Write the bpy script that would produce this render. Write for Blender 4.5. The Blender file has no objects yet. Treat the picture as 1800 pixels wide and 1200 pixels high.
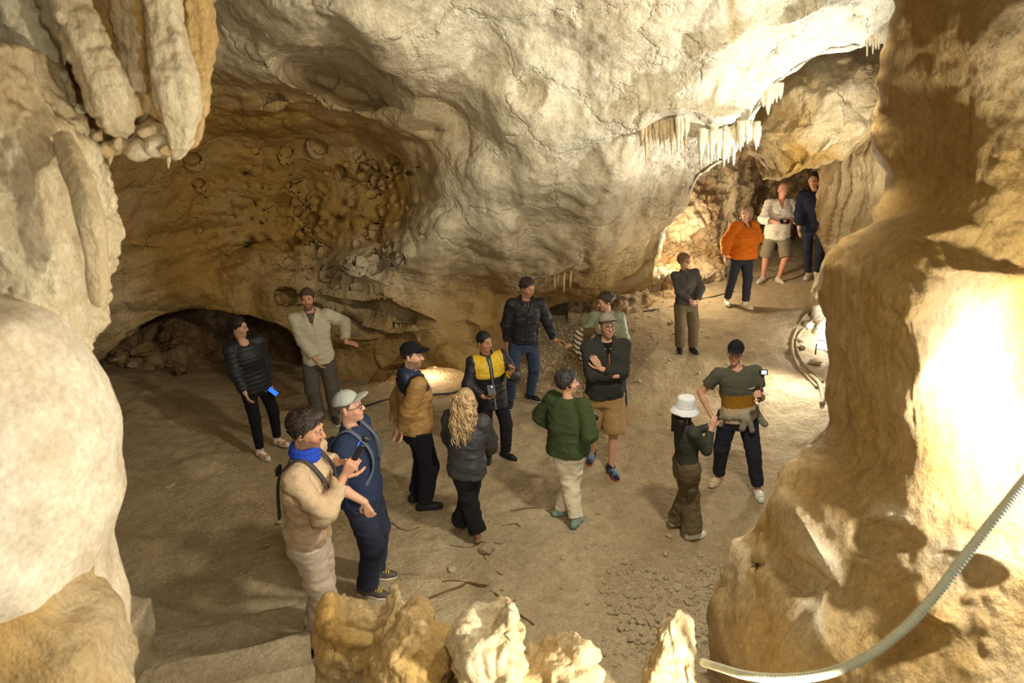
import bpy, math, random
import numpy as np
from mathutils import Vector, Matrix

random.seed(7); np.random.seed(7)
S = bpy.context.scene
COL = S.collection
# ------------------------------------------------------------------ camera
PITCH = math.radians(20.0); FPX = 1200.0; CAMZ = 4.0
cam_d = bpy.data.cameras.new('camera'); cam = bpy.data.objects.new('camera', cam_d); COL.objects.link(cam)
cam.location = (0, 0, CAMZ); cam.rotation_euler = (math.pi/2 - PITCH, 0, 0)
cam_d.sensor_fit = 'HORIZONTAL'; cam_d.sensor_width = 36.0; cam_d.lens = 36.0*FPX/1800.0
cam_d.clip_start = 0.05
cam_d.dof.use_dof = True; cam_d.dof.focus_distance = 7.0; cam_d.dof.aperture_fstop = 2.2
S.camera = cam
# ------------------------------------------------------------------ world, exposure
w = bpy.data.worlds.new('cave_air'); S.world = w; w.use_nodes = True
w.node_tree.nodes['Background'].inputs['Color'].default_value = (1.0, 0.90, 0.74, 1)
w.node_tree.nodes['Background'].inputs['Strength'].default_value = 0.19
vs = S.view_settings
vs.view_transform = 'Standard'; vs.look = 'None'; vs.exposure = 0.0; vs.gamma = 1.0; vs.use_curve_mapping = False

_c, _s = math.cos(PITCH), math.sin(PITCH)
def at(px, py, Y):
    """point of the place seen at photo pixel (px,py) whose distance into the cave is Y"""
    a = (np.asarray(px, float)-900)/FPX; b = (np.asarray(py, float)-600)/FPX
    t = np.asarray(Y, float)/(_c - b*_s)
    return np.stack([a*t, np.broadcast_to(Y, np.shape(t)).astype(float), CAMZ + t*(-_s - b*_c)], -1)
def at_z(px, py, z):
    b = (py-600)/FPX
    Y = (CAMZ - z)*(_c - b*_s)/(_s + b*_c)
    return at(px, py, Y)
def V3(p): return (float(p[0]), float(p[1]), float(p[2]))
# ------------------------------------------------------------------ lights (the floodlights of the show cave, plus an added front fill)
def lamp(kind, name, loc, energy, col, target=None, size=0.1, angle=90, blend=0.6):
    d = bpy.data.lights.new(name, kind); d.energy = energy; d.color = col
    d.shadow_soft_size = size
    if kind == 'SPOT': d.spot_size = math.radians(angle); d.spot_blend = blend
    o = bpy.data.objects.new(name, d); COL.objects.link(o); o.location = V3(loc)
    if target is not None:
        v = Vector(V3(target)) - Vector(V3(loc)); o.rotation_euler = v.to_track_quat('-Z', 'Y').to_euler()
    return o
WARM = (1.0, 0.86, 0.64); NEUT = (1.0, 0.94, 0.80); COOL = (0.97, 0.98, 1.0)
lamp('SPOT', 'floodlight_beam_overhang', at(1580, 470, 6.0), 500, COOL, at(1290, 100, 7.2), .12, 80)
lamp('SPOT', 'floodlight_beam_hanging_rock', at(1560, 480, 6.6), 380, NEUT, at(1440, 260, 9.0), .10, 60)
lamp('SPOT', 'floodlight_beam_ramp', at_z(1430, 580, .95), 260, NEUT, (0.0, 5.0, 1.0), .10, 150)
lamp('POINT', 'floodlight_glow_flank', at(1466, 570, 9.45), 45, COOL, None, .08)
lamp('POINT', 'floodlight_glow_pillar', (2.35, 2.2, 2.85), 140, COOL, None, .06)
lamp('SPOT', 'floodlight_beam_rocks', (1.2, 1.65, 1.85), 330, NEUT, (-1.2, 2.9, 1.95), .06, 125, .3)
lamp('SPOT', 'floodlight_key_hall', (1.6, 3.7, 4.7), 540, NEUT, (-1.2, 8, .5), .16, 150, .7)
lamp('SPOT', 'fill_front', (.2, .2, 4.7), 240, NEUT, (-1.2, 7, 1.8), .2, 120, .8)  # added fill above the viewpoint, not a known fixture of the cave
lamp('POINT', 'floodlight_glow_tunnel', at(1225, 425, 11.4), 110, WARM, None, .08)
lamp('POINT', 'floodlight_glow_gap', (-1.2, 9.5, .16), 16, WARM, None, .05)

# ------------------------------------------------------------------ noise, splines, meshing
def _hash(ix, iy, iz, seed):
    h = (ix.astype(np.int64)*374761393 + iy.astype(np.int64)*668265263 + iz.astype(np.int64)*2147483647 + seed*1274126177) & 0xffffffff
    h = ((h ^ (h >> 13))*1274126177) & 0xffffffff
    return ((h ^ (h >> 16)) & 0xffff).astype(np.float32)/65535.0*2-1
def vnoise(p, f=1.0, seed=0):
    q = np.asarray(p, np.float64)*f + 1000.0
    i = np.floor(q).astype(np.int64); t = (q-i); t = t*t*t*(t*(t*6-15)+10)
    r = 0
    for dx in (0, 1):
        wx = t[..., 0] if dx else 1-t[..., 0]
        for dy in (0, 1):
            wy = t[..., 1] if dy else 1-t[..., 1]
            for dz in (0, 1):
                wz = t[..., 2] if dz else 1-t[..., 2]
                r = r + wx*wy*wz*_hash(i[..., 0]+dx, i[..., 1]+dy, i[..., 2]+dz, seed)
    return r
def fbm(p, f=1.0, oct=4, seed=0, gain=0.5, ridged=False):
    r = 0; a = 1.0; s = 0
    for k in range(oct):
        n = vnoise(p, f, seed+k*17)
        if ridged: n = 1-2*np.abs(n)
        r = r + a*n; s += a; a *= gain; f *= 2.03
    return r/s
class TPS:
    def __init__(self, pts, vals, sc=100.0, lam=0.0):
        self.x = np.asarray(pts, float)/sc; self.sc = sc; n = len(self.x)
        d2 = ((self.x[:, None]-self.x[None])**2).sum(-1)
        A = np.zeros((n+3, n+3)); A[:n, :n] = 0.5*d2*np.log(d2+1e-12) + lam*np.eye(n)
        A[:n, n] = 1; A[:n, n+1:] = self.x; A[n, :n] = 1; A[n+1:, :n] = self.x.T
        self.w = np.linalg.solve(A, np.concatenate([np.asarray(vals, float), np.zeros(3)]))
    def __call__(self, X, Yv):
        sh = np.shape(X); q = np.stack([np.ravel(X), np.ravel(Yv)], -1)/self.sc; n = len(self.x)
        out = np.empty(len(q))
        for k in range(0, len(q), 20000):
            s_ = q[k:k+20000]
            d2 = ((s_[:, None]-self.x[None])**2).sum(-1)
            out[k:k+20000] = (0.5*d2*np.log(d2+1e-12))@self.w[:n] + self.w[n] + s_@self.w[n+1:]
        return out.reshape(sh)
def resample(pts, n, smooth=True):
    """n points along a polyline (Catmull-Rom), even in the control index weighted by length"""
    p = np.asarray(pts, float); m = len(p)
    seg = np.sqrt(((p[1:]-p[:-1])**2).sum(-1)); s = np.concatenate([[0], np.cumsum(seg)]); s /= s[-1]
    return crom(p, np.interp(np.linspace(0, 1, n), s, np.arange(m)), smooth)
def crom(p, t, smooth=True):
    p = np.asarray(p, float); m = len(p)
    i = np.clip(np.floor(t).astype(int), 0, m-2); f = (t-i)[:, None]
    g = lambda k: p[np.clip(k, 0, m-1)]
    if not smooth: return g(i)*(1-f)+g(i+1)*f
    p0, p1, p2, p3 = g(i-1), g(i), g(i+1), g(i+2)
    return 0.5*((2*p1)+(-p0+p2)*f+(2*p0-5*p1+4*p2-p3)*f*f+(-p0+3*p1-3*p2+p3)*f**3)
def mesh_obj(name, verts, faces, mat=None, parent=None, smooth=True, cols=None):
    me = bpy.data.meshes.new(name)
    verts = np.asarray(verts, np.float32)
    if isinstance(faces, np.ndarray) and faces.ndim == 2:
        n, k = faces.shape
        me.vertices.add(len(verts)); me.vertices.foreach_set('co', verts.ravel())
        me.loops.add(n*k); me.loops.foreach_set('vertex_index', faces.ravel().astype(np.int32))
        me.polygons.add(n); me.polygons.foreach_set('loop_start', np.arange(0, n*k, k, dtype=np.int32))
        me.polygons.foreach_set('loop_total', np.full(n, k, np.int32))
        me.update(calc_edges=True)
    else:
        me.from_pydata(verts.tolist(), [], [list(map(int, f)) for f in faces])
    me.polygons.foreach_set('use_smooth', np.full(len(me.polygons), smooth))
    if cols is not None:
        a = me.color_attributes.new('Col', 'FLOAT_COLOR', 'POINT')
        c = np.ones((len(verts), 4), np.float32); c[:, :cols.shape[1]] = cols
        a.data.foreach_set('color', c.ravel())
    if mat is not None: me.materials.append(mat)
    o = bpy.data.objects.new(name, me); COL.objects.link(o)
    if parent is not None: o.parent = parent
    return o
def grid_faces(nu, nv, wrap=False, flip=False):
    i, j = np.meshgrid(np.arange(nu if wrap else nu-1), np.arange(nv-1), indexing='ij')
    i2 = (i+1) % nu
    f = np.stack([i*nv+j, i2*nv+j, i2*nv+j+1, i*nv+j+1], -1).reshape(-1, 4)
    return f[:, ::-1].copy() if flip else f
def grid_normals(P):
    du = np.gradient(P, axis=0); dv = np.gradient(P, axis=1)
    n = np.cross(du, dv); return n/(np.linalg.norm(n, axis=-1, keepdims=True)+1e-9)
def tag(o, label=None, cat=None, group=None, kind=None):
    if label: o['label'] = label
    if cat: o['category'] = cat
    if group: o['group'] = group
    if kind: o['kind'] = kind
    return o
def empty(name, loc=(0, 0, 0), parent=None):
    o = bpy.data.objects.new(name, None); o.location = loc; o.empty_display_size = .1; COL.objects.link(o)
    if parent is not None: o.parent = parent
    return o
# ------------------------------------------------------------------ signed distance modelling
class SDF:
    def __init__(self, lo, hi, h):
        self.h = h; self.lo = np.asarray(lo, float)-2*h; hi = np.asarray(hi, float)+2*h
        self.n = np.ceil((hi-self.lo)/h).astype(int)+1
        self.F = np.full(self.n, 9.0, np.float32)
        self.ax = [(self.lo[k]+h*np.arange(self.n[k])).astype(np.float32) for k in range(3)]
    def _blk(self, lo, hi):
        a = np.clip(np.floor((np.asarray(lo)-self.lo)/self.h).astype(int), 0, self.n)
        b = np.clip(np.ceil((np.asarray(hi)-self.lo)/self.h).astype(int)+1, 0, self.n)
        sl = tuple(slice(a[k], b[k]) for k in range(3))
        X = self.ax[0][sl[0]][:, None, None]; Y = self.ax[1][sl[1]][None, :, None]; Z = self.ax[2][sl[2]][None, None, :]
        return sl, X, Y, Z
    def _mix(self, sl, d, k, op):
        A = self.F[sl]
        if A.size == 0: return
        d = np.broadcast_to(d, A.shape).astype(np.float32)
        if op == 'sub':
            B = -d
            if k > 0:
                hh = np.clip(0.5-0.5*(A-B)/k, 0, 1); self.F[sl] = A*(1-hh)+B*hh + k*hh*(1-hh)
            else: self.F[sl] = np.maximum(A, B)
        elif k > 0:
            hh = np.clip(0.5+0.5*(A-d)/k, 0, 1); r = A*(1-hh)+d*hh - k*hh*(1-hh)
            self.F[sl] = np.where(A > 8, d, r)
        else: self.F[sl] = np.minimum(A, d)
    def cone(self, a, b, ra, rb, k=0.02, op='add', flat=None):
        """round cone from a to b; flat=(axis vector, factor) squashes the section along an axis"""
        a = np.asarray(a, float); b = np.asarray(b, float); m = max(ra, rb)+max(k, .0)+3*self.h
        if flat is not None: m = m*max(1, 1/flat[1])
        sl, X, Y, Z = self._blk(np.minimum(a, b)-m, np.maximum(a, b)+m)
        ab = b-a; L2 = float(ab@ab)+1e-9
        px, py, pz = X-a[0], Y-a[1], Z-a[2]
        t = np.clip((px*ab[0]+py*ab[1]+pz*ab[2])/L2, 0, 1)
        qx, qy, qz = px-t*ab[0], py-t*ab[1], pz-t*ab[2]
        if flat is not None:
            n = np.asarray(flat[0], float); n = n/np.linalg.norm(n)
            dn = qx*n[0]+qy*n[1]+qz*n[2]; g = (1/flat[1]-1)
            qx, qy, qz = qx+dn*g*n[0], qy+dn*g*n[1], qz+dn*g*n[2]
            d = (np.sqrt(qx*qx+qy*qy+qz*qz) - (ra+(rb-ra)*t))*min(1, flat[1]*1.3)
        else:
            d = np.sqrt(qx*qx+qy*qy+qz*qz) - (ra+(rb-ra)*t)
        self._mix(sl, d, k, op)
    def ell(self, c, r, R=None, k=0.02, op='add'):
        """ellipsoid, R = 3x3 with the local axes as columns"""
        c = np.asarray(c, float); r = np.asarray(r, float); m = r.max()+k+3*self.h
        sl, X, Y, Z = self._blk(c-m, c+m)
        px, py, pz = X-c[0], Y-c[1], Z-c[2]
        if R is not None:
            px, py, pz = [px*R[0, i]+py*R[1, i]+pz*R[2, i] for i in range(3)]
        k0 = np.sqrt((px/r[0])**2+(py/r[1])**2+(pz/r[2])**2)
        k1 = np.sqrt((px/r[0]**2)**2+(py/r[1]**2)**2+(pz/r[2]**2)**2)+1e-6
        self._mix(sl, k0*(k0-1)/k1, k, op)
    def loft(self, o, R, st, k=0.02, op='add', power=2.0):
        """stack of ellipses: st = rows (z, half width, half depth, dx, dy) in the frame o,R"""
        o = np.asarray(o, float); st = np.asarray(st, float)
        m = st[:, 1:3].max()+k+3*self.h+np.abs(st[:, 3:5]).max()
        ends = [o+R[:, 2]*z for z in (st[0, 0], st[-1, 0])]
        sl, X, Y, Z = self._blk(np.minimum(*ends)-m, np.maximum(*ends)+m)
        px, py, pz = X-o[0], Y-o[1], Z-o[2]
        lx, ly, lz = [px*R[0, i]+py*R[1, i]+pz*R[2, i] for i in range(3)]
        lx, ly, lz = np.broadcast_arrays(lx, ly, lz)
        zz = np.linspace(st[0, 0], st[-1, 0], 60)
        tt = np.interp(zz, st[:, 0], np.arange(len(st)))
        fine = crom(st, tt)
        a, b, cx, cy = [np.interp(lz, zz, fine[:, i]) for i in (1, 2, 3, 4)]
        r = ((np.abs(lx-cx)/a)**power+(np.abs(ly-cy)/b)**power)**(1/power)
        d = (r-1)*np.minimum(a, b)
        cap = np.maximum(st[0, 0]-lz, lz-st[-1, 0])
        self._mix(sl, np.maximum(d, cap), k, op)
    def plane(self, p, n, k=0.0):
        """cut away the side the normal points to"""
        n = np.asarray(n, float); n = n/np.linalg.norm(n)
        d = (self.ax[0][:, None, None]-p[0])*n[0]+(self.ax[1][None, :, None]-p[1])*n[1]+(self.ax[2][None, None, :]-p[2])*n[2]
        self.F = np.maximum(self.F, d.astype(np.float32)) if k == 0 else -_smin(-self.F, -d.astype(np.float32), k)
    def wobble(self, amp, f, seed=0, stretch=(1, 1, 1)):
        idx = np.argwhere(np.abs(self.F) < amp*2+2*self.h)
        p = self.lo + idx*self.h
        self.F[tuple(idx.T)] += (amp*fbm(p*np.asarray(stretch), f, 2, seed)).astype(np.float32)
    def mesh(self):
        F = self.F; s = F < 0
        c = np.zeros(tuple(np.array(s.shape)-1), np.int8)
        for dx in (0, 1):
            for dy in (0, 1):
                for dz in (0, 1):
                    c += s[dx:s.shape[0]-1+dx, dy:s.shape[1]-1+dy, dz:s.shape[2]-1+dz]
        act = np.argwhere((c > 0) & (c < 8))
        idmap = np.full(c.shape, -1, np.int32); idmap[tuple(act.T)] = np.arange(len(act))
        corners = np.array([(i, j, k) for i in (0, 1) for j in (0, 1) for k in (0, 1)])
        vals = np.stack([F[tuple((act+cc).T)] for cc in corners], 1)
        acc = np.zeros((len(act), 3)); cnt = np.zeros(len(act))
        for i in range(8):
            for j in range(i+1, 8):
                dd = corners[j]-corners[i]
                if np.abs(dd).sum() != 1: continue
                a, b = vals[:, i], vals[:, j]; m = (a < 0) != (b < 0)
                t = np.where(m, a/np.where(m, a-b, 1), 0)
                acc += np.where(m[:, None], corners[i]+t[:, None]*dd, 0); cnt += m
        V = self.lo+(act+acc/np.maximum(cnt, 1)[:, None])*self.h
        faces = []
        for ax in range(3):
            o1, o2 = [(1, 2), (2, 0), (0, 1)][ax]
            sa = s[tuple(slice(0, -1) if i == ax else slice(None) for i in range(3))]
            sb = s[tuple(slice(1, None) if i == ax else slice(None) for i in range(3))]
            e = np.argwhere(sa != sb)
            e = e[(e[:, o1] > 0) & (e[:, o2] > 0) & (e[:, o1] < s.shape[o1]-1) & (e[:, o2] < s.shape[o2]-1)]
            if len(e) == 0: continue
            u = np.zeros(3, int); u[o1] = 1; v = np.zeros(3, int); v[o2] = 1
            q = np.stack([idmap[tuple((e-u-v).T)], idmap[tuple((e-v).T)], idmap[tuple(e.T)], idmap[tuple((e-u).T)]], 1)
            fl = ~sa[tuple(e.T)]
            q[fl] = q[fl][:, ::-1]
            faces.append(q)
        Fc = np.concatenate(faces); Fc = Fc[(Fc >= 0).all(1)]
        return V, Fc
def _smin(a, b, k):
    h = np.clip(0.5+0.5*(a-b)/k, 0, 1); return a*(1-h)+b*h-k*h*(1-h)
# ------------------------------------------------------------------ materials
def nodes(name):
    m = bpy.data.materials.new(name); m.use_nodes = True; nt = m.node_tree
    return m, nt, nt.nodes['Principled BSDF']
def N(nt, t, **kw):
    n = nt.nodes.new(t)
    for k, v in kw.items():
        if k.startswith('i_'): n.inputs[k[2:].replace('_', ' ')].default_value = v
        else: setattr(n, k, v)
    return n
def mixrgb(nt, a, b, fac, blend='MIX'):
    n = nt.nodes.new('ShaderNodeMix'); n.data_type = 'RGBA'; n.blend_type = blend
    for s_, v in ((n.inputs[6], a), (n.inputs[7], b), (n.inputs[0], fac)):
        if hasattr(v, 'links') or hasattr(v, 'is_linked'): nt.links.new(v, s_)
        elif isinstance(v, (int, float)): s_.default_value = v
        else: s_.default_value = (*v, 1)
    return n.outputs[2]
def ramp(nt, src, stops):
    r = nt.nodes.new('ShaderNodeValToRGB'); e = r.color_ramp.elements
    e[0].position, e[0].color = stops[0][0], (*stops[0][1], 1) if len(stops[0][1]) == 3 else stops[0][1]
    e[1].position, e[1].color = stops[-1][0], (*stops[-1][1], 1)
    for p, c in stops[1:-1]:
        x = e.new(p); x.color = (*c, 1)
    nt.links.new(src, r.inputs[0]); return r.outputs[0]
def rock_mat(name, ochre, cream, dark, rough=0.62, bump=0.5, fine=9.0, pits=0.25, stretch=(1, 1, 1), mott=.8, crack=0.0, cscale=.9):
    """limestone: vertex colour R chooses ochre..cream, G darkens with clay stains and painted-in shade"""
    m, nt, b = nodes(name); L = nt.links.new
    tc = N(nt, 'ShaderNodeTexCoord'); mp = N(nt, 'ShaderNodeMapping'); L(tc.outputs['Object'], mp.inputs[0]); mp.inputs['Scale'].default_value = stretch
    vc = N(nt, 'ShaderNodeVertexColor', layer_name='Col'); sp = N(nt, 'ShaderNodeSeparateColor'); L(vc.outputs[0], sp.inputs[0])
    n1 = N(nt, 'ShaderNodeTexNoise', i_Scale=1.3, i_Detail=6.0, i_Roughness=0.6); L(mp.outputs[0], n1.inputs[0])
    n2 = N(nt, 'ShaderNodeTexNoise', i_Scale=fine, i_Detail=8.0, i_Roughness=0.65); L(mp.outputs[0], n2.inputs[0])
    n3 = N(nt, 'ShaderNodeTexNoise', i_Scale=fine*5, i_Detail=5.0, i_Roughness=0.7); L(mp.outputs[0], n3.inputs[0])
    vo = N(nt, 'ShaderNodeTexVoronoi', i_Scale=fine*1.6); L(mp.outputs[0], vo.inputs[0])
    f = N(nt, 'ShaderNodeMath', operation='ADD'); L(sp.outputs[0], f.inputs[0])
    g = N(nt, 'ShaderNodeMath', operation='MULTIPLY_ADD'); L(n1.outputs[0], g.inputs[0]); g.inputs[1].default_value = mott; g.inputs[2].default_value = -mott/2
    L(g.outputs[0], f.inputs[1]); f.use_clamp = True
    c = mixrgb(nt, ochre, cream, f.outputs[0])
    st = ramp(nt, n2.outputs[0], [(0.38, (0, 0, 0)), (0.62, (1, 1, 1))])
    k = N(nt, 'ShaderNodeMath', operation='MULTIPLY_ADD'); L(st, k.inputs[0]); k.inputs[1].default_value = -0.28; k.inputs[2].default_value = 0.28
    c = mixrgb(nt, c, dark, k.outputs[0])
    c = mixrgb(nt, c, dark, sp.outputs[1])
    gr = ramp(nt, n3.outputs[0], [(0.3, (.72, .70, .66)), (0.7, (1.12, 1.12, 1.12))])
    c = mixrgb(nt, c, gr, 1.0, 'MULTIPLY')
    L(c, b.inputs['Base Color']); b.inputs['Roughness'].default_value = rough; b.inputs['Specular IOR Level'].default_value = 0.35
    h = N(nt, 'ShaderNodeMath', operation='MULTIPLY_ADD'); L(n3.outputs[0], h.inputs[0]); h.inputs[1].default_value = 0.35; L(n2.outputs[0], h.inputs[2])
    h2 = N(nt, 'ShaderNodeMath', operation='MULTIPLY_ADD'); L(vo.outputs['Distance'], h2.inputs[0]); h2.inputs[1].default_value = pits; L(h.outputs[0], h2.inputs[2])
    hout = h2.outputs[0]
    if crack:
        wv = N(nt, 'ShaderNodeVectorMath', operation='MULTIPLY_ADD'); L(n1.outputs['Color'], wv.inputs[0]); wv.inputs[1].default_value = (1.1, 1.1, 1.1); L(mp.outputs[0], wv.inputs[2])
        ve = N(nt, 'ShaderNodeTexVoronoi', i_Scale=cscale, feature='DISTANCE_TO_EDGE'); L(wv.outputs[0], ve.inputs[0])
        cr = ramp(nt, ve.outputs['Distance'], [(0.0, (0, 0, 0)), (0.03, (.75, .75, .75)), (.16, (1, 1, 1))])
        h3 = N(nt, 'ShaderNodeMath', operation='MULTIPLY_ADD'); L(cr, h3.inputs[0]); h3.inputs[1].default_value = crack; L(hout, h3.inputs[2]); hout = h3.outputs[0]
    bp = N(nt, 'ShaderNodeBump', i_Strength=bump, i_Distance=0.05); L(hout, bp.inputs['Height']); L(bp.outputs[0], b.inputs['Normal'])
    return m
def plain(name, col, rough=0.7, bump=0.0, scale=60, var=0.12, metal=0.0, emit=None, spec=0.3, stretch=(1, 1, 1)):
    m, nt, b = nodes(name); L = nt.links.new
    tc = N(nt, 'ShaderNodeTexCoord'); mp = N(nt, 'ShaderNodeMapping'); L(tc.outputs['Object'], mp.inputs[0]); mp.inputs['Scale'].default_value = stretch
    n = N(nt, 'ShaderNodeTexNoise', i_Scale=scale, i_Detail=4.0); L(mp.outputs[0], n.inputs[0])
    dk = tuple(c*(1-var*2) for c in col); lt = tuple(min(1, c*(1+var)) for c in col)
    L(ramp(nt, n.outputs[0], [(0.3, dk), (0.7, lt)]), b.inputs['Base Color'])
    b.inputs['Roughness'].default_value = rough; b.inputs['Metallic'].default_value = metal; b.inputs['Specular IOR Level'].default_value = spec
    if bump:
        bp = N(nt, 'ShaderNodeBump', i_Strength=bump, i_Distance=0.01); L(n.outputs[0], bp.inputs['Height']); L(bp.outputs[0], b.inputs['Normal'])
    if emit: b.inputs['Emission Color'].default_value = (*emit[0], 1); b.inputs['Emission Strength'].default_value = emit[1]
    return m
_pl = {}
def fabric(col, kind='knit'):
    key = (tuple(col), kind)
    if key not in _pl:
        sc, bu, ro, va = {'knit': (160, .35, .95, .1), 'denim': (220, .25, .9, .16), 'shell': (25, .25, .6, .08), 'leather': (90, .2, .45, .1), 'rubber': (40, .05, .5, .04)}[kind]
        _pl[key] = plain('cloth_'+kind, col, ro, bu, sc, va)
    return _pl[key]
def rgb(r, g, b):
    f = lambda c: (c/255/12.92) if c/255 <= .04045 else ((c/255+.055)/1.055)**2.4
    return (f(r), f(g), f(b))
# ------------------------------------------------------------------ rock builders
def bumps(px, py, lst):
    """sum of rounded bosses: (px,py,rx,ry,rot_deg,amount[,power])"""
    d = 0
    for b in lst:
        cx, cy, rx, ry, ro, am = b[:6]; p = b[6] if len(b) > 6 else 1.5
        c, s = math.cos(math.radians(ro)), math.sin(math.radians(ro))
        u = ((px-cx)*c+(py-cy)*s)/rx; v = (-(px-cx)*s+(py-cy)*c)/ry
        d = d + am*np.clip(1-u*u-v*v, 0, None)**p
    return d
def sheet(name, startc, endc, ctrl, nu, nv, mat, boss=(), curl=None, curl_n=14, curl0=None, noise=((.6, .12, 4, False),), tint=None, seed=0, flip=False, post=None, pw=1.0, lam=0.0):
    """rock face between two curves given in photo pixels, its distance from a thin-plate spline;
    curl = world vector(s) (per end-curve control) along which the face turns back beyond the end curve"""
    a = np.asarray(startc, float); b = np.asarray(endc, float)
    tt = np.linspace(0, len(b)-1, nu)
    # even spacing along end curve
    seg = np.sqrt(((b[1:]-b[:-1])**2).sum(-1))+.5*np.sqrt(((a[1:]-a[:-1])**2).sum(-1)); s = np.concatenate([[0], np.cumsum(seg)]); s /= s[-1]
    tt = np.interp(np.linspace(0, 1, nu), s, np.arange(len(b)))
    A = crom(a, tt, False); B = crom(b, tt)
    t = (np.linspace(0, 1, nv)**pw)[None, :, None]
    Q = A[:, None]*(1-t)+B[:, None]*t
    px, py = Q[..., 0], Q[..., 1]
    f = TPS([c[:2] for c in ctrl], [c[2] for c in ctrl], lam=lam)
    Y = f(px, py)+bumps(px, py, boss)
    P = at(px, py, Y)
    tin = tint(px, py, P) if tint else np.zeros(px.shape+(2,))
    if curl is not None:
        cv = crom(np.asarray(curl, float), tt)
        tan = P[:, -1]-P[:, -3]; tan /= np.linalg.norm(tan, axis=-1, keepdims=True)+1e-9
        q = np.linspace(0, 1, curl_n+1)[1:]
        r = 0.12
        ext = P[:, -1][:, None]+cv[:, None]*(q**1.6)[None, :, None]+tan[:, None]*(r*np.sin(np.minimum(q*6, 1)*math.pi/2))[None, :, None]
        P = np.concatenate([P, ext], 1); tin = np.concatenate([tin, np.repeat(tin[:, -1:], curl_n, 1)], 1)
    if curl0 is not None:
        cv = np.asarray(curl0, float); q = np.linspace(0, 1, curl_n+1)[1:][::-1]
        ext = P[:, 0][:, None]+cv[None, None]*(q**1.6)[None, :, None]
        P = np.concatenate([ext, P], 1); tin = np.concatenate([np.repeat(tin[:, :1], curl_n, 1), tin], 1)
    nrm = grid_normals(P)
    toc = np.array([0, 0, CAMZ])-P; sgn = np.sign((nrm*toc).sum(-1)); maj = 1 if np.median(sgn) > 0 else -1
    nrm = nrm*maj
    D = 0
    for (fr, am, oc, rid) in noise: D = D+am*fbm(P, fr, oc, seed+int(fr*10), .5, rid)
    if post: D = D+post(P)
    P = P+nrm*D[..., None]
    o = mesh_obj(name, P.reshape(-1, 3), grid_faces(P.shape[0], P.shape[1], flip=(maj < 0)), mat, cols=tin.reshape(-1, 2))
    return o, P
def inflate(name, outline, Y, tf, tb, mat, n=72, rings=26, noise=((3, .03, 4, False),), tint=(.5, 0), seed=0, lean=0.0, parent=None, parm=1.0, ctr=None):
    """closed boulder whose outline is seen at distance Y, with front and back bulges tf, tb (metres)"""
    ol = resample(list(outline)+[outline[0]], n+1)[:-1]
    c = ol.mean(0) if ctr is None else np.asarray(ctr, float)
    ph = np.linspace(0, math.pi, 2*rings+1)
    rows = []
    for a in ph:
        r = math.sin(a)**parm if 0 < a < math.pi else 0.0; r = max(r, 1e-3)
        q = c+(ol-c)*r
        yy = Y-(tf if a < math.pi/2 else tb)*math.cos(a)
        yv = yy+lean*(q[:, 1]-c[1])/100.0
        # size at distance Y: place at outline's own plane, then push in depth
        p = at(q[:, 0], q[:, 1], np.full(n, Y)+lean*(q[:, 1]-c[1])/100.0)
        p[:, 1] = yv
        rows.append(p)
    P = np.stack(rows, 1)
    nr = grid_normals(np.concatenate([P[-1:], P, P[:1]], 0))[1:-1]
    cen = P.reshape(-1, 3).mean(0)
    if ((nr*(P-cen)).sum(-1)).mean() < 0: nr = -nr
    D = 0
    for (fr, am, oc, rid) in noise: D = D+am*fbm(P, fr, oc, seed+int(fr*10), .5, rid)
    D[:, 0] = D[:, 0].mean(); D[:, -1] = D[:, -1].mean()
    P = P+nr*D[..., None]
    tn = np.zeros((P.shape[0]*P.shape[1], 2)); tn[:] = tint if not callable(tint) else 0
    if callable(tint): tn = tint(P).reshape(-1, 2)
    fc = grid_faces(P.shape[0], P.shape[1], wrap=True)
    v0 = P.reshape(-1, 3)
    q = v0[fc[len(fc)//4]]; 
    vol = np.einsum('ij,ij->i', np.cross(v0[fc[:, 0]]-cen, v0[fc[:, 1]]-cen), v0[fc[:, 2]]-cen).sum()
    if vol < 0: fc = fc[:, ::-1].copy()
    return mesh_obj(name, v0, fc, mat, parent, cols=tn)
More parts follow.
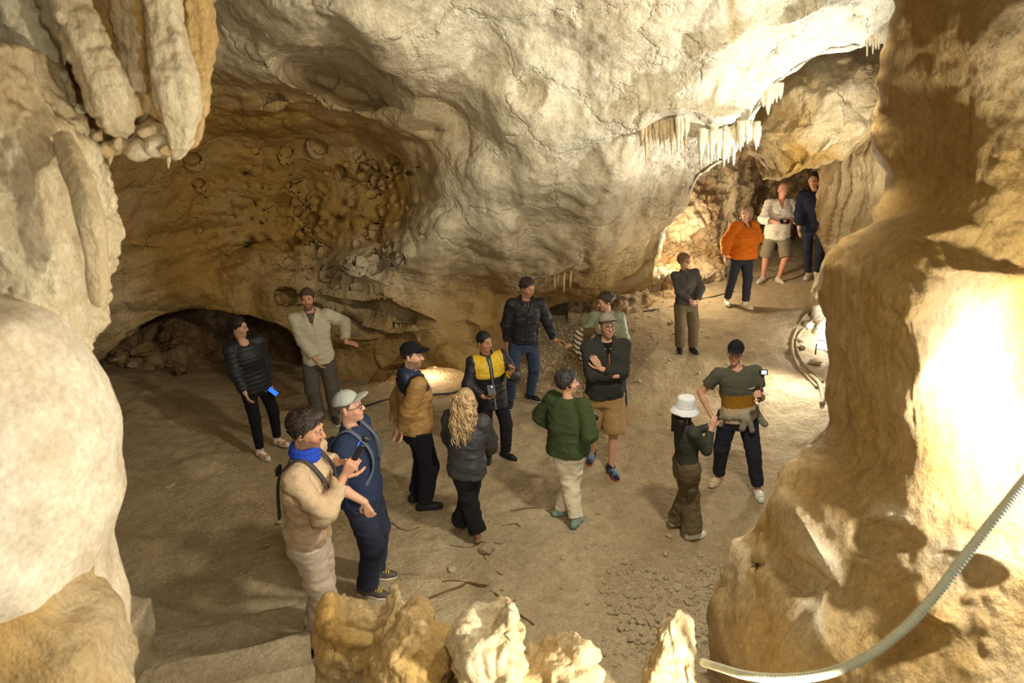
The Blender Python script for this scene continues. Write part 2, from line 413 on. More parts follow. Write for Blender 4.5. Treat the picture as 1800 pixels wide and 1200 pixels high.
def tube(name, pts, mat, ns=14, n=None, noise=(), tint=(.5, 0), seed=0, parent=None, tip=True, world=False, flat=1.0, step=None, smooth=True, flute=0):
    """swept rock or cable: pts rows (px,py,Y,radius px) or, world=True, (x,y,z,radius m)"""
    p = np.asarray(pts, float)
    if world: W = p.copy()
    else:
        c = at(p[:, 0], p[:, 1], p[:, 2]); dist = p[:, 2]/(_c-(p[:, 1]-600)/FPX*_s)
        W = np.concatenate([c, (p[:, 3]/FPX*dist)[:, None]], 1)
    n = n or max(12, len(p)*6)
    W = resample(W, n, smooth); W[:, 3] = np.maximum(W[:, 3], .0008)
    C = W[:, :3]; T = np.gradient(C, axis=0); T /= np.linalg.norm(T, axis=1, keepdims=True)+1e-9
    ref = np.array([0, 1.0, 0]) if abs(T[:, 1]).mean() < .8 else np.array([0, 0, 1.0])
    A = np.cross(T, ref); A /= np.linalg.norm(A, axis=1, keepdims=True)+1e-9
    B = np.cross(T, A)
    th = np.linspace(0, 2*math.pi, ns, endpoint=False)
    fl = 1+flute*np.cos(th*5+seed)[None, :]+flute*.6*np.cos(th*9+seed*2.1)[None, :]
    off = (A[:, None]*np.cos(th)[None, :, None]+B[:, None]*flat*np.sin(th)[None, :, None])
    P = C[:, None]+off*(W[:, 3][:, None]*fl)[..., None]
    if noise:
        D = 0
        for (fr, am, oc, rid) in noise: D = D+am*fbm(P, fr, oc, seed+int(fr*10), .5, rid)
        P = P+off*(D*np.minimum(1, W[:, 3]/.03)[:, None])[..., None]
    v = P.reshape(-1, 3); f = grid_faces(n, ns).tolist()
    f = []
    for i in range(n-1):
        for j in range(ns):
            f.append((i*ns+j, i*ns+(j+1) % ns, (i+1)*ns+(j+1) % ns, (i+1)*ns+j))
    f = np.array(f)
    v = np.concatenate([v, C[:1], C[-1:]+T[-1:]*(W[-1, 3]*.6 if tip else 0)]); k0 = n*ns; k1 = k0+1
    caps = [(k0, (j+1) % ns, j, k0) for j in range(ns)]+[(k1, (n-1)*ns+j, (n-1)*ns+(j+1) % ns, k1) for j in range(ns)]
    fl_ = [list(x) for x in f]+[[c[0], c[1], c[2]] for c in caps]
    tn = np.zeros((len(v), 2)); tn[:] = tint
    return mesh_obj(name, v, fl_, mat, parent, cols=tn)
# ------------------------------------------------------------------ cave materials
OCH = rgb(186, 146, 82); CRM = rgb(226, 212, 178); DRK = rgb(120, 88, 48)
M_wall = rock_mat('limestone_wall', rgb(180, 142, 70), rgb(226, 216, 186), rgb(122, 92, 44), rough=.6, bump=.8, fine=6, crack=.5)
M_white = rock_mat('flowstone', rgb(196, 158, 94), rgb(232, 222, 198), rgb(150, 112, 60), rough=.5, bump=.35, fine=7, pits=.1)
M_drip = rock_mat('dripstone', rgb(196, 158, 86), rgb(236, 226, 192), rgb(146, 108, 52), rough=.45, bump=.75, fine=12, pits=.35, stretch=(1, 1, .55))
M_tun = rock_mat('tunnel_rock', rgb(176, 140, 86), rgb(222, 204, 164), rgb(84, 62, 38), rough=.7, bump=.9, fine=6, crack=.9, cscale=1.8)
M_floor = rock_mat('trodden_clay_floor', rgb(160, 138, 100), rgb(196, 180, 146), rgb(120, 96, 62), rough=.85, bump=.8, fine=7, pits=.2)
M_stone = rock_mat('loose_stone', rgb(172, 152, 116), rgb(206, 192, 162), rgb(136, 114, 80), rough=.85, bump=.4, fine=14)
# ------------------------------------------------------------------ floor
FL = []   # (x,y,z)
for px, py, z in [(300, 900, 0), (500, 850, 0), (700, 900, 0), (740, 800, 0), (900, 800, 0), (900, 900, 0), (1000, 930, 0), (1100, 800, 0), (1200, 950, 0), (1300, 870, 0), (900, 1050, 0),
                  (1100, 1100, 0), (600, 1000, 0), (700, 1100, 0), (1330, 800, .03), (1400, 780, .12), (900, 700, 0), (1060, 720, 0), (700, 690, -.05), (800, 690, -.05), (740, 675, -.02), (560, 740, 0), (430, 800, 0), (300, 700, .1), (180, 690, .25), (180, 850, .1),
                  (1000, 620, .12), (950, 560, .4), (1020, 535, .5), (1110, 560, .48), (1100, 600, .30), (1110, 645, .18), (1140, 636, .29), (1170, 638, .30), (1230, 642, .30), (1125, 668, .12), (1165, 668, .12), (1205, 670, .12), (1245, 674, .12),
                  (1205, 622, .35), (1230, 600, .40), (1298, 543, .64), (1355, 495, .78), (1437, 488, 1.0), (1250, 520, .62), (1160, 560, .5),
                  (1300, 640, .34), (1380, 590, .55), (1440, 603, .5), (1400, 680, .3), (1450, 720, .3), (1350, 620, .42), (1300, 720, .08), (1240, 740, .02)]:
    p = at_z(px, py, z); FL.append((p[0], p[1], z))
FL += [(-8, 3, .6), (-8, 9, .3), (-5, 10.5, -.1), (-3.5, 9.8, -.05), (-2, 10.5, -.1), (-8, 12, .3), (0, 12.5, .7), (3, 14, 1.0), (6, 14, 1.1), (8, 12, 1.3), (8, 8, .8), (7, 5, .5), (5, 4, .3), (-4, 4.5, .05), (-4, 2, .3), (3, 3.8, .02), (1.5, 3.6, 0), (0, 3.6, 0), (-3, 13.5, .1)]
fl_tps = TPS([p[:2] for p in FL], [p[2] for p in FL], sc=1.0, lam=.008)
def sstep(x, a, b):
    t = np.clip((x-a)/(b-a), 0, 1); return t*t*(3-2*t)
def floor_z(x, y, detail=True):
    x = np.asarray(x, float); y = np.asarray(y, float)
    z = fl_tps(x, y)
    led = sstep(y, 3.45, 2.95)*sstep(x, -1.2, -.85)
    z = np.where(True, z*(1-led)+led*(0.95+.25*(3-y)), z)
    if detail:
        p = np.stack([x, y, 0*x], -1)
        und = .045*fbm(p, .55, 3, 3)+.022*fbm(p, 2.2, 4, 5)-.016*fbm(p, 4.5, 3, 9, .5, True)
        # trampled dents and low rock ribs
        rib = np.clip(fbm(p*np.array([1, 1.6, 1]), 1.1, 4, 21, .55, True)-.42, 0, None)
        z = z+und+.11*rib
    return z
STEPS = [4.74, 4.24, 3.78, 3.38, 3.0, 2.62]
def stand_z(x, y):
    z = float(floor_z(np.array([x]), np.array([y]))[0]); q = -.3*x+.954*y; u = .954*x+.3*y
    if -4 < u < -.22: z = max(z, .15*sum(q < e for e in STEPS)+.004)
    return z
gx = np.arange(-9.5, 9.5, .055); gy = np.arange(1.6, 15.0, .055)
X, Y = np.meshgrid(gx, gy, indexing='ij')
Z = floor_z(X, Y)
pf = np.stack([X, Y, Z], -1)
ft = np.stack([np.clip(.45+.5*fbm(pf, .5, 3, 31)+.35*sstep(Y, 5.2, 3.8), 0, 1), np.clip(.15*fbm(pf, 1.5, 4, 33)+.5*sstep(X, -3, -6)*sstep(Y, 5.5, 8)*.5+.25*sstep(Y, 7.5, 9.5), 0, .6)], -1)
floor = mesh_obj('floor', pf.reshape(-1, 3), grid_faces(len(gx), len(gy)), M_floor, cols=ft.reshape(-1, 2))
tag(floor, 'trodden beige clay floor of the cave chamber', 'floor', kind='structure')
# ------------------------------------------------------------------ back wall with the white overhang
ctrl = [(-250, -150, 5.2), (100, -150, 5.6), (400, -150, 6.2), (700, -150, 6.1), (1000, -150, 5.7), (1300, -150, 5.4), (1650, -150, 5.2),
        (-150, 300, 6.5), (-150, 650, 7.4), (100, 300, 7.8), (100, 500, 8.3), (150, 640, 8.7),
        (380, 20, 7.6), (370, 120, 7.9), (380, 180, 8.6), (420, 230, 9.1), (300, 320, 9.0), (250, 450, 9.0), (250, 570, 9.1),
        (500, 20, 7.0), (600, 60, 7.1), (700, 110, 7.35), (500, 205, 8.7), (620, 205, 8.9), (720, 200, 8.35),
        (450, 300, 9.9), (600, 300, 10.0), (700, 260, 9.3), (740, 240, 8.8), (450, 400, 10.2), (600, 400, 10.1), (690, 370, 9.7),
        (350, 480, 9.7), (450, 480, 9.8), (330, 542, 9.5), (410, 545, 9.6), (490, 570, 9.5), (540, 520, 9.5), (560, 630, 9.5), (620, 520, 9.4), (640, 590, 9.3), (640, 668, 9.3), (720, 580, 9.2), (720, 650, 9.0), (800, 590, 9.3), (810, 650, 9.0), (860, 640, 9.5),
        (600, 450, 9.45), (680, 440, 9.2), (720, 480, 9.0), (800, 520, 9.5), (790, 300, 8.55), (820, 230, 8.3), (780, 400, 8.7), (750, 350, 9.1),
        (850, 100, 7.35), (900, 180, 7.6), (900, 300, 7.95), (850, 380, 8.35), (880, 460, 8.9), (1000, 400, 8.35), (1000, 300, 7.8), (1050, 480, 9.2), (950, 540, 10.2), (1010, 520, 10.0), (1080, 545, 10.6), (900, 560, 10.0),
        (1000, 50, 6.8), (1000, 180, 7.4), (1100, 250, 7.35), (1150, 180, 7.15), (1100, 50, 6.7), (1200, 50, 6.6), (1200, 230, 7.2), (1300, 180, 6.95), (1300, 50, 6.5), (1450, 20, 6.2), (1520, 85, 7.0), (1430, 120, 7.0), (1362, 178, 7.05), (1330, 240, 7.2), (1290, 282, 7.4), (1240, 312, 7.8),
        (1110, 340, 8.0), (1100, 430, 8.9), (1150, 300, 7.7), (1195, 358, 8.6), (1165, 420, 9.6), (1150, 480, 10.2), (1140, 510, 10.4), (1600, 60, 7.4)]
topc = [(-250, -150), (60, -150), (150, -150), (250, -150), (350, -150), (430, -150), (500, -150), (600, -150), (700, -150), (780, -150), (840, -150), (890, -150), (950, -150), (1010, -150), (1060, -150), (1090, -150), (1120, -150), (1150, -150), (1190, -150), (1240, -150), (1300, -150), (1370, -150), (1450, -150), (1530, -150), (1650, -150)]
botc = [(-100, 740), (150, 640), (225, 592), (330, 543), (410, 546), (490, 574), (545, 640), (640, 690), (700, 652), (800, 650), (845, 640), (890, 600), (950, 552), (1010, 530), (1080, 520), (1140, 512), (1152, 475), (1163, 420), (1195, 360), (1240, 312), (1290, 282), (1330, 240), (1362, 178), (1430, 122), (1520, 88)]
topc.append((1700, -150)); botc.append((1620, 50))
BK = (0, 2.0, .35); DN = (0, .5, -.7); SH = (0, 1.4, .1)
curl = [DN, SH, BK, BK, BK, SH, DN, DN, (0, 1.3, .05), (0, 1.3, .05), DN, DN, (0, 1.0, -.2), SH, SH, (0, 1.5, 0), (0.6, 2.2, 0), (.6, 2.4, .1), (.4, 2.6, .4), (.3, 2.4, .4), (.2, 2.2, .4), (.2, 2.0, .5), (.2, 1.8, .6), (.1, 1.6, .6), (0, 1.5, .6), (0, 1.5, .6)]
boss = [(610, 148, 125, 42, 22, 1.0, 1.0), (530, 118, 70, 38, 25, .45, 1.0), (560, 40, 200, 60, 12, -.25), (700, 110, 110, 70, 35, -.22), (450, 110, 60, 60, 0, -.15),
        (820, 310, 70, 110, -20, -.25), (905, 210, 110, 90, 20, -.22), (960, 330, 100, 70, 0, -.25), (870, 410, 70, 50, 20, -.22), (1010, 250, 120, 60, -25, -.15), (760, 430, 65, 80, 10, -.3, 1.2), (690, 440, 40, 60, -10, -.3, 1.2), (612, 462, 48, 36, 20, -.35, 1.2), (660, 500, 60, 28, 20, -.2),
        (1000, 450, 90, 60, -20, -.2), (930, 480, 70, 50, 0, -.2), (1440, 50, 100, 60, -25, -.35), (1290, 90, 110, 50, -20, -.2), (1150, 200, 110, 55, -25, -.2), (1240, 215, 110, 50, 0, -.22), (1060, 330, 90, 60, -35, -.2), (880, 130, 90, 40, 25, .12), (925, 160, 40, 40, 0, .15),
        (760, 225, 40, 14, 10, .2), (640, 195, 120, 12, 5, -.2), (460, 195, 80, 14, -2, -.18), (710, 245, 60, 45, 0, -.2, 1.2),
        (520, 262, 160, 30, 5, .15), (640, 530, 110, 22, 8, -.22, 1.2), (590, 560, 90, 16, 8, .25, 1.2), (660, 548, 120, 14, 12, .28, 1.2), (750, 560, 60, 40, 0, -.18), (700, 620, 40, 30, 0, .22), (600, 600, 60, 30, -10, -.25), (780, 620, 50, 36, 10, -.15), (820, 590, 30, 26, 0, .2),
        (505, 520, 14, 11, 0, .35, 1.1), (350, 500, 120, 40, -15, -.15), (430, 470, 70, 25, -20, -.15), (260, 520, 90, 26, -18, -.14), (210, 460, 90, 20, -10, .12), (480, 510, 40, 60, 0, -.12), (340, 410, 120, 22, -8, .1), (400, 440, 90, 14, -12, .12)]
# solution pits in the ochre wall
rp = random.Random(3)
for k in range(210):
    if rp.random() < .45: x, y = rp.gauss(620, 70), rp.gauss(365, 45)
    elif rp.random() < .5: x, y = rp.gauss(450, 90), rp.gauss(385, 50)
    else: x, y = rp.uniform(350, 740), rp.uniform(285, 470)
    if x < 345: x = 345+(345-x)
    r = rp.choice([4, 5, 5, 6, 8]); boss.append((x, y, r*rp.uniform(1, 1.7), r, rp.uniform(-20, 30), r*rp.uniform(.010, .02), 1.2))
for k in range(20):
    x = rp.uniform(380, 640); y = 428+rp.uniform(-14, 14); r = rp.uniform(6, 13); boss.append((x, y, r*1.5, r*.7, rp.uniform(-10, 20), rp.uniform(.06, .16), 1.4))
for (x, y, r) in [(638, 310, 9), (596, 383, 9), (492, 354, 14), (720, 305, 6), (690, 286, 7), (448, 352, 8), (520, 425, 7), (432, 303, 9)]:
    boss.append((x, y, r*1.5, r*1.1, 0, .30, 1.2))
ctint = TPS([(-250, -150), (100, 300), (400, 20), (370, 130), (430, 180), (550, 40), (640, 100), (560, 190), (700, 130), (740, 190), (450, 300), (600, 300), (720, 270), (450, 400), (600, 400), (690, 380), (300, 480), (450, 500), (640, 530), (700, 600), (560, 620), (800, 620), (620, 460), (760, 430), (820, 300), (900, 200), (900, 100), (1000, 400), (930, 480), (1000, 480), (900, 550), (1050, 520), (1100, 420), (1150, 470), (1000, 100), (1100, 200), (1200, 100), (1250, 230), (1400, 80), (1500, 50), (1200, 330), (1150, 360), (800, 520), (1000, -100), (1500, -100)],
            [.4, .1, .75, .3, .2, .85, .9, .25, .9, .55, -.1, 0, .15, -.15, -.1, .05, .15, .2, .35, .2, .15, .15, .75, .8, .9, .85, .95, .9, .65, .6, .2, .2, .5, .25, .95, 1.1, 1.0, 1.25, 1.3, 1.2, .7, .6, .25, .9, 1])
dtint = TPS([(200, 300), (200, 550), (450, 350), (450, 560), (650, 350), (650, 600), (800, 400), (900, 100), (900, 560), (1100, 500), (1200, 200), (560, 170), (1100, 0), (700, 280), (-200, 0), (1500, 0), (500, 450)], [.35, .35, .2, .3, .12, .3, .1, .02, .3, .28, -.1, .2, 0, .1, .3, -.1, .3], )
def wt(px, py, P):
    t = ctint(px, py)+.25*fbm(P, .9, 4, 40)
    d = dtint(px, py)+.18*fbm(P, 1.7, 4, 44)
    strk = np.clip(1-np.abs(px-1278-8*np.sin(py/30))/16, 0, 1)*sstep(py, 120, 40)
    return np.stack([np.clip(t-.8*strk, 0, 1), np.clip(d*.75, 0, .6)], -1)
def flutes(P):
    return -.018*np.abs(fbm(P*np.array([1, 1, .25]), 4.5, 2, 60))
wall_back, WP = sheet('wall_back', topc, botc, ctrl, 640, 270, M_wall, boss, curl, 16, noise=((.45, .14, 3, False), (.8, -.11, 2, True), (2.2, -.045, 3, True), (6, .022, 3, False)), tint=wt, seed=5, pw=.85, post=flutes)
tag(wall_back, 'cream and ochre limestone back wall with bulging overhang', 'rock wall', kind='structure')
# ------------------------------------------------------------------ recess under the lip, left
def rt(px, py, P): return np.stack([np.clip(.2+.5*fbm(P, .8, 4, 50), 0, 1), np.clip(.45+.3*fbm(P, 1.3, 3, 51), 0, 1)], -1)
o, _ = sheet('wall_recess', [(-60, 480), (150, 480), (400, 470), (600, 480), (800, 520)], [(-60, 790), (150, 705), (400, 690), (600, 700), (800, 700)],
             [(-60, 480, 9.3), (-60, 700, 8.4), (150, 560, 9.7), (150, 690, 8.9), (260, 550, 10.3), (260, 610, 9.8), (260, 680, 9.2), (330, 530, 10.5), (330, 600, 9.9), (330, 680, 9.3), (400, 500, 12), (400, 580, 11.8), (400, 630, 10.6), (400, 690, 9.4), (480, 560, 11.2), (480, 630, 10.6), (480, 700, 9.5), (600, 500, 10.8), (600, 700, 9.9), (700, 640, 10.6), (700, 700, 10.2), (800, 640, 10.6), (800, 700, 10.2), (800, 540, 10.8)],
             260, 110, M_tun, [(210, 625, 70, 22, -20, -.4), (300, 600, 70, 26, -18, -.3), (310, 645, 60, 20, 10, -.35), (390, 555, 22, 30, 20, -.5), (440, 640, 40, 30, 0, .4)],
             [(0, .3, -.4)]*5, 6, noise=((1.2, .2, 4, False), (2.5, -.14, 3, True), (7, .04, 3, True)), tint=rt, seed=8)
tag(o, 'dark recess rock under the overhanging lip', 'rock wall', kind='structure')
# ------------------------------------------------------------------ tunnel behind, right
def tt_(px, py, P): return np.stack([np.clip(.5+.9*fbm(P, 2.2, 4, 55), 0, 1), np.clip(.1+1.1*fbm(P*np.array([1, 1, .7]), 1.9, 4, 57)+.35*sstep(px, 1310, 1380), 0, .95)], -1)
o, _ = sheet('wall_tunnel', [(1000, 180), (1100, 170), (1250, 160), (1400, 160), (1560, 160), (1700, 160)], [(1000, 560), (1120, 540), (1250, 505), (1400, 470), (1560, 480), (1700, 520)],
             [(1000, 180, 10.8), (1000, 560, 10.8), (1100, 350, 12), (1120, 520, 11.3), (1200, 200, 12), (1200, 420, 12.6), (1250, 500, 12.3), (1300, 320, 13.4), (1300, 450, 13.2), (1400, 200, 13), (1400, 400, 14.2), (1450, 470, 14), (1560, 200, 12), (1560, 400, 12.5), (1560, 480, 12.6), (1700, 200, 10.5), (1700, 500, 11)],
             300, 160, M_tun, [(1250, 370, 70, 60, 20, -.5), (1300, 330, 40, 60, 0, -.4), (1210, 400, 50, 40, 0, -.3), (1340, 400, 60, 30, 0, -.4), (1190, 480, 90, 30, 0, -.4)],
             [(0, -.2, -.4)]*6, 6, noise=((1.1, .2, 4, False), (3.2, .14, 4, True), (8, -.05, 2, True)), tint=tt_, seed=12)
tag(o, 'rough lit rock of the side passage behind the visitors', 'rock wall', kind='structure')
o, _ = sheet('ceiling', [(-700, -150), (0, -150), (500, -150), (900, -150), (1300, -150), (1650, -150), (2500, -150)], [(-1500, -1300), (-300, -1300), (400, -1300), (900, -1300), (1400, -1300), (2000, -1300), (3300, -1300)],
             [(-700, -150, 4.9), (0, -150, 5.4), (500, -150, 6.2), (900, -150, 5.8), (1300, -150, 5.4), (1650, -150, 5.2), (2500, -150, 4.6), (900, -600, 2.6), (0, -600, 2.6), (1800, -600, 2.6), (900, -1300, 1.2), (-1500, -1300, 1.2), (3300, -1300, 1.2)],
             90, 40, M_wall, noise=((.7, .15, 4, False),), tint=lambda px, py, P: np.stack([np.full(px.shape, .6), np.full(px.shape, .1)], -1), seed=3)
tag(o, 'pale limestone ceiling above the path', 'ceiling', kind='structure')
# ------------------------------------------------------------------ right wall: fluted flowstone curtain and lit flank
def ft_(px, py, P): return np.stack([np.clip(.35+.5*fbm(P*np.array([1, 1, .3]), 1.8, 4, 61)+.5*sstep(py, 470, 560), 0, 1), np.clip(.12+.6*fbm(P*np.array([1, 1, .12]), 4.5, 3, 70, .6, True)*-.5+.2*fbm(P*np.array([1, 1, .35]), 3, 3, 62), 0, .7)], -1)  # shade painted into the flute grooves, lit look into the paler lower flank
def curt(P): return .09*fbm(P*np.array([1, 1, .10]), 4.5, 3, 70, .6, True)
o, _ = sheet('wall_right', [(1760, 60), (1760, 200), (1760, 280), (1760, 340), (1760, 400), (1760, 450), (1760, 480), (1760, 520), (1760, 570), (1760, 620), (1760, 680), (1760, 760), (1760, 860)],
             [(1570, 70), (1535, 195), (1490, 265), (1457, 335), (1452, 400), (1466, 440), (1470, 475), (1449, 505), (1441, 545), (1446, 590), (1455, 640), (1455, 700), (1470, 800)],
             [(1760, 60, 7.5), (1570, 70, 9.3), (1535, 195, 9.8), (1457, 335, 10.4), (1452, 400, 10.4), (1466, 440, 10.2), (1560, 300, 9.5), (1560, 400, 9.4), (1470, 475, 10.3), (1441, 545, 10.1), (1446, 590, 9.7), (1455, 640, 9.2), (1470, 800, 7.8), (1600, 500, 9.0), (1600, 650, 8.3), (1760, 400, 7.8), (1760, 600, 7.2), (1760, 860, 6.0), (1600, 800, 7.0)],
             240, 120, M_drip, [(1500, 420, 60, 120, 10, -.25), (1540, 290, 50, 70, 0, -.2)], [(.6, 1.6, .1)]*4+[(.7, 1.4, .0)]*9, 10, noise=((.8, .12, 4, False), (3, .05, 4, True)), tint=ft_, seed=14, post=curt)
tag(o, 'fluted ochre flowstone wall on the right behind the pillar', 'rock wall', kind='structure')
# hanging block between overhang and right wall
def pend_t(P): return np.stack([np.clip(.35+.8*fbm(P, 1.6, 4, 80)+.0*P[..., 0], 0, 1), np.clip(.12+.5*fbm(P, 1.2, 3, 81), 0, .6)], -1)
o = inflate('hanging_rock', [(1560, 60), (1575, 160), (1530, 205), (1490, 262), (1464, 286), (1446, 298), (1425, 298), (1400, 304), (1368, 322), (1348, 322), (1340, 290), (1318, 270), (1306, 240), (1330, 190), (1350, 140), (1400, 90), (1460, 50)], 9.3, 1.0, 1.4, M_wall, n=170, rings=54, noise=((1.2, .18, 3, False), (2.2, -.12, 3, True), (6, .04, 3, False)), tint=pend_t, seed=4, ctr=(1440, 190), parm=.8)
tag(o, 'big yellow rock hanging from the ceiling above the person in the white shirt', 'rock')
# ------------------------------------------------------------------ dripping fringe of the overhang
def fringe(px, py, Y, ln, r, seed, parent, mat=M_drip, tint=(.8, .02), lean=0):
    return tube('stalactite', [(px, py-12, Y+.02, r*1.15), (px+lean*.3, py+ln*.35, Y, r*.9), (px+lean*.7, py+ln*.7, Y, r*.5), (px+lean, py+ln, Y, max(.8, r*.12))], mat, 10, 14, ((9, .012, 2, False),), tint, seed, parent, flute=.12)
rf = random.Random(11)
for k in range(15):
    px = 1232+k*4.3+rf.uniform(-1.5, 1.5); fringe(px, 236+rf.uniform(-6, 6), 7.1, rf.uniform(28, 56), rf.uniform(4, 6.5), k, wall_back)
for k in range(8):
    px = 1303+k*4.5+rf.uniform(-2, 2); fringe(px, 228+rf.uniform(-8, 6), 7.05, rf.uniform(18, 42)+(14 if k == 1 else 0), rf.uniform(4, 7), 30+k, wall_back)
for k in range(16):
    px = 1125+k*5.6+rf.uniform(-2, 2); fringe(px, 222-8*math.sin(k/15*3.14)+rf.uniform(-5, 5), 7.35-.012*k, rf.uniform(24, 70), rf.uniform(3, 6), 50+k, wall_back, tint=(.45, .1))
for px, ln, r in [(1192, 62, 6), (1198, 56, 5), (1206, 40, 5), (1350, 44, 9), (1342, 30, 8), (1358, 24, 6), (1365, 22, 5), (1372, 16, 5)]:
    fringe(px, 205 if px < 1300 else 158, 7.15, ln, r, int(px), wall_back)
for k in range(13):
    px = 1524+k*5.2; fringe(px, 52+rf.uniform(-4, 4)-(k*1.0), 7.0, rf.uniform(14, 46), rf.uniform(3, 6), 90+k, wall_back)
for k in range(11):
    px = 948+k*5.4; fringe(px, 440+rf.uniform(-10, 10), 9.3, rf.uniform(40, 70), rf.uniform(3.5, 6), 110+k, wall_back, tint=(.2, .1))
# ------------------------------------------------------------------ right foreground pillar
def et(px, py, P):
    t = .12+.5*fbm(P, 1.4, 4, 90)+bumps(px, py, [(1720, 640, 110, 220, -8, .8), (1430, 960, 40, 130, -32, .7), (1300, 990, 30, 60, 20, .4), (1560, 900, 60, 30, 20, .5), (1430, 1080, 40, 70, 0, .5), (1720, 980, 120, 60, 0, .4)])  # cream painted in where the lamp's pool and the lit ridges lie
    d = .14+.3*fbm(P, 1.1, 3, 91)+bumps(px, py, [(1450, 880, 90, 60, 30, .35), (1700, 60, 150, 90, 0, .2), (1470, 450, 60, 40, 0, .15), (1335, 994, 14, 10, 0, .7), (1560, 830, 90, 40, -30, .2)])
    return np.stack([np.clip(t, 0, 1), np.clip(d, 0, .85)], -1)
eo = [(1600, -160), (1588, 0), (1566, 100), (1563, 200), (1578, 300), (1576, 365), (1545, 398), (1488, 436), (1456, 480), (1456, 560), (1470, 640), (1462, 765), (1405, 806), (1372, 855), (1340, 920), (1303, 980), (1272, 1050), (1256, 1150), (1246, 1260), (1220, 1400)]
es = [(2150, -160), (2150, 0), (2150, 100), (2150, 180), (2150, 250), (2150, 300), (2150, 350), (2150, 400), (2150, 450), (2150, 530), (2150, 610), (2150, 700), (2150, 780), (2150, 850), (2150, 920), (2150, 990), (2150, 1060), (2150, 1150), (2150, 1260), (2150, 1400)]
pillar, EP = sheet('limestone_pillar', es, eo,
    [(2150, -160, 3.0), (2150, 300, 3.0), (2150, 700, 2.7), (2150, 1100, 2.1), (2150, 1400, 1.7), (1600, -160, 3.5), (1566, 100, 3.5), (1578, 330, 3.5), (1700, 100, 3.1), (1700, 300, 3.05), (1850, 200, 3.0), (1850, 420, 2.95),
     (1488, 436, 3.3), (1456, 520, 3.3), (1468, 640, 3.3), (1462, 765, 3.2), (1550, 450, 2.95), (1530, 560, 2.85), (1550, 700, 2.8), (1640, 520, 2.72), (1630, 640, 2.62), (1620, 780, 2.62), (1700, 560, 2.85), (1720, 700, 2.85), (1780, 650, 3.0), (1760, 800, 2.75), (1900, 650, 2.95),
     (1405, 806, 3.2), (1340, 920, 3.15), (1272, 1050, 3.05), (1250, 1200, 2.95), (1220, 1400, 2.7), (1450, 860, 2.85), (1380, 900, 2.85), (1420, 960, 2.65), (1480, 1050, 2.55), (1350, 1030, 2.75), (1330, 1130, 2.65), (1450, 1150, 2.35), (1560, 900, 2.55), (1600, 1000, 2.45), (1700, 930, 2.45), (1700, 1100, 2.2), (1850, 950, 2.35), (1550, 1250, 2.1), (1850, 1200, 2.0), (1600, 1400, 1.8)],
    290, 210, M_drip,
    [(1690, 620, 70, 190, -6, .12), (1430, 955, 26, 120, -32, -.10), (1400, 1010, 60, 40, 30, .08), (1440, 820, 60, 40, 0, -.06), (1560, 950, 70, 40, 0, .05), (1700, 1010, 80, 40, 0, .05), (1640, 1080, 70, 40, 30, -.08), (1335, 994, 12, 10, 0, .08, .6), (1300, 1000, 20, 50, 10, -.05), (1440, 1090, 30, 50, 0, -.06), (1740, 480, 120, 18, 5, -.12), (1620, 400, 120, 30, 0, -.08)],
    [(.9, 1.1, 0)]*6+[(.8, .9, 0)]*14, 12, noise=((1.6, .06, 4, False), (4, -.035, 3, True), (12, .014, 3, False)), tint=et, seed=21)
tag(pillar, 'thick ochre limestone pillar close by on the right, one flank glaring white', 'rock pillar')
# ------------------------------------------------------------------ left foreground dripstone
NZ = ((5, .03, 4, False), (14, -.016, 3, True)); NB = ((3.5, .05, 4, False), (11, -.03, 3, True))
def vt(a, b, s): return lambda P: np.stack([np.clip(a+.6*fbm(P, 2.2, 4, s), 0, 1), np.clip(b+.5*fbm(P, 3, 4, s+1), 0, .6)], -1)
o = inflate('dripstone_cluster', [(-60, -160), (120, -170), (340, -160), (352, 0), (352, 120), (345, 225), (300, 262), (262, 272), (215, 268), (170, 262), (128, 235), (100, 190), (60, 130), (-20, 100), (-80, 0)], 3.45, .22, .5, M_drip, n=110, rings=30, noise=NB, tint=vt(.25, .3, 95), seed=2, ctr=(160, 40), parm=.7)
tag(o, 'cluster of thick cream stalactites hanging at the upper left', 'dripstone'); clus = o
FT = [('pale stalactite of the upper left cluster with a jagged broad tip', [(285, -170, 3.2, 40), (287, 0, 3.15, 34), (300, 90, 3.1, 38), (312, 170, 3.08, 36), (318, 225, 3.1, 30), (315, 262, 3.12, 20), (308, 278, 3.15, 8)], (.7, .05)),
      ('narrow ochre stalactite at the right edge of the upper left cluster', [(335, -170, 3.3, 22), (340, 0, 3.3, 22), (346, 80, 3.3, 24), (352, 140, 3.3, 20), (347, 200, 3.3, 16), (340, 245, 3.3, 14), (332, 262, 3.3, 6)], (.15, .15)),
      ('broad slanting stalactite with a blunt knobbed tip, upper left', [(95, -170, 3.1, 60), (120, 0, 3.05, 40), (150, 70, 3.0, 40), (180, 140, 2.98, 40), (200, 195, 3.0, 38), (212, 225, 3.05, 26), (215, 240, 3.1, 10)], (.6, .05)),
      ('rough crystalline stalactite beside the left edge of the photo', [(10, -170, 3.1, 60), (30, 0, 3.1, 55), (60, 80, 3.1, 45), (85, 140, 3.1, 32), (95, 180, 3.1, 22), (92, 200, 3.1, 10)], (.95, .0)),
      ('short stalactite tucked between the two big ones at the top left', [(235, -170, 3.3, 34), (225, 0, 3.28, 26), (225, 90, 3.25, 22), (232, 160, 3.25, 24), (240, 195, 3.25, 20), (244, 212, 3.25, 8)], (.6, .1))]
for i, (lb, pts, tn) in enumerate(FT):
    o = tube('stalactite', pts, M_drip, 44, 130, NZ, tn, i+3, tip=True, flute=.05, parent=clus); o['label'] = lb
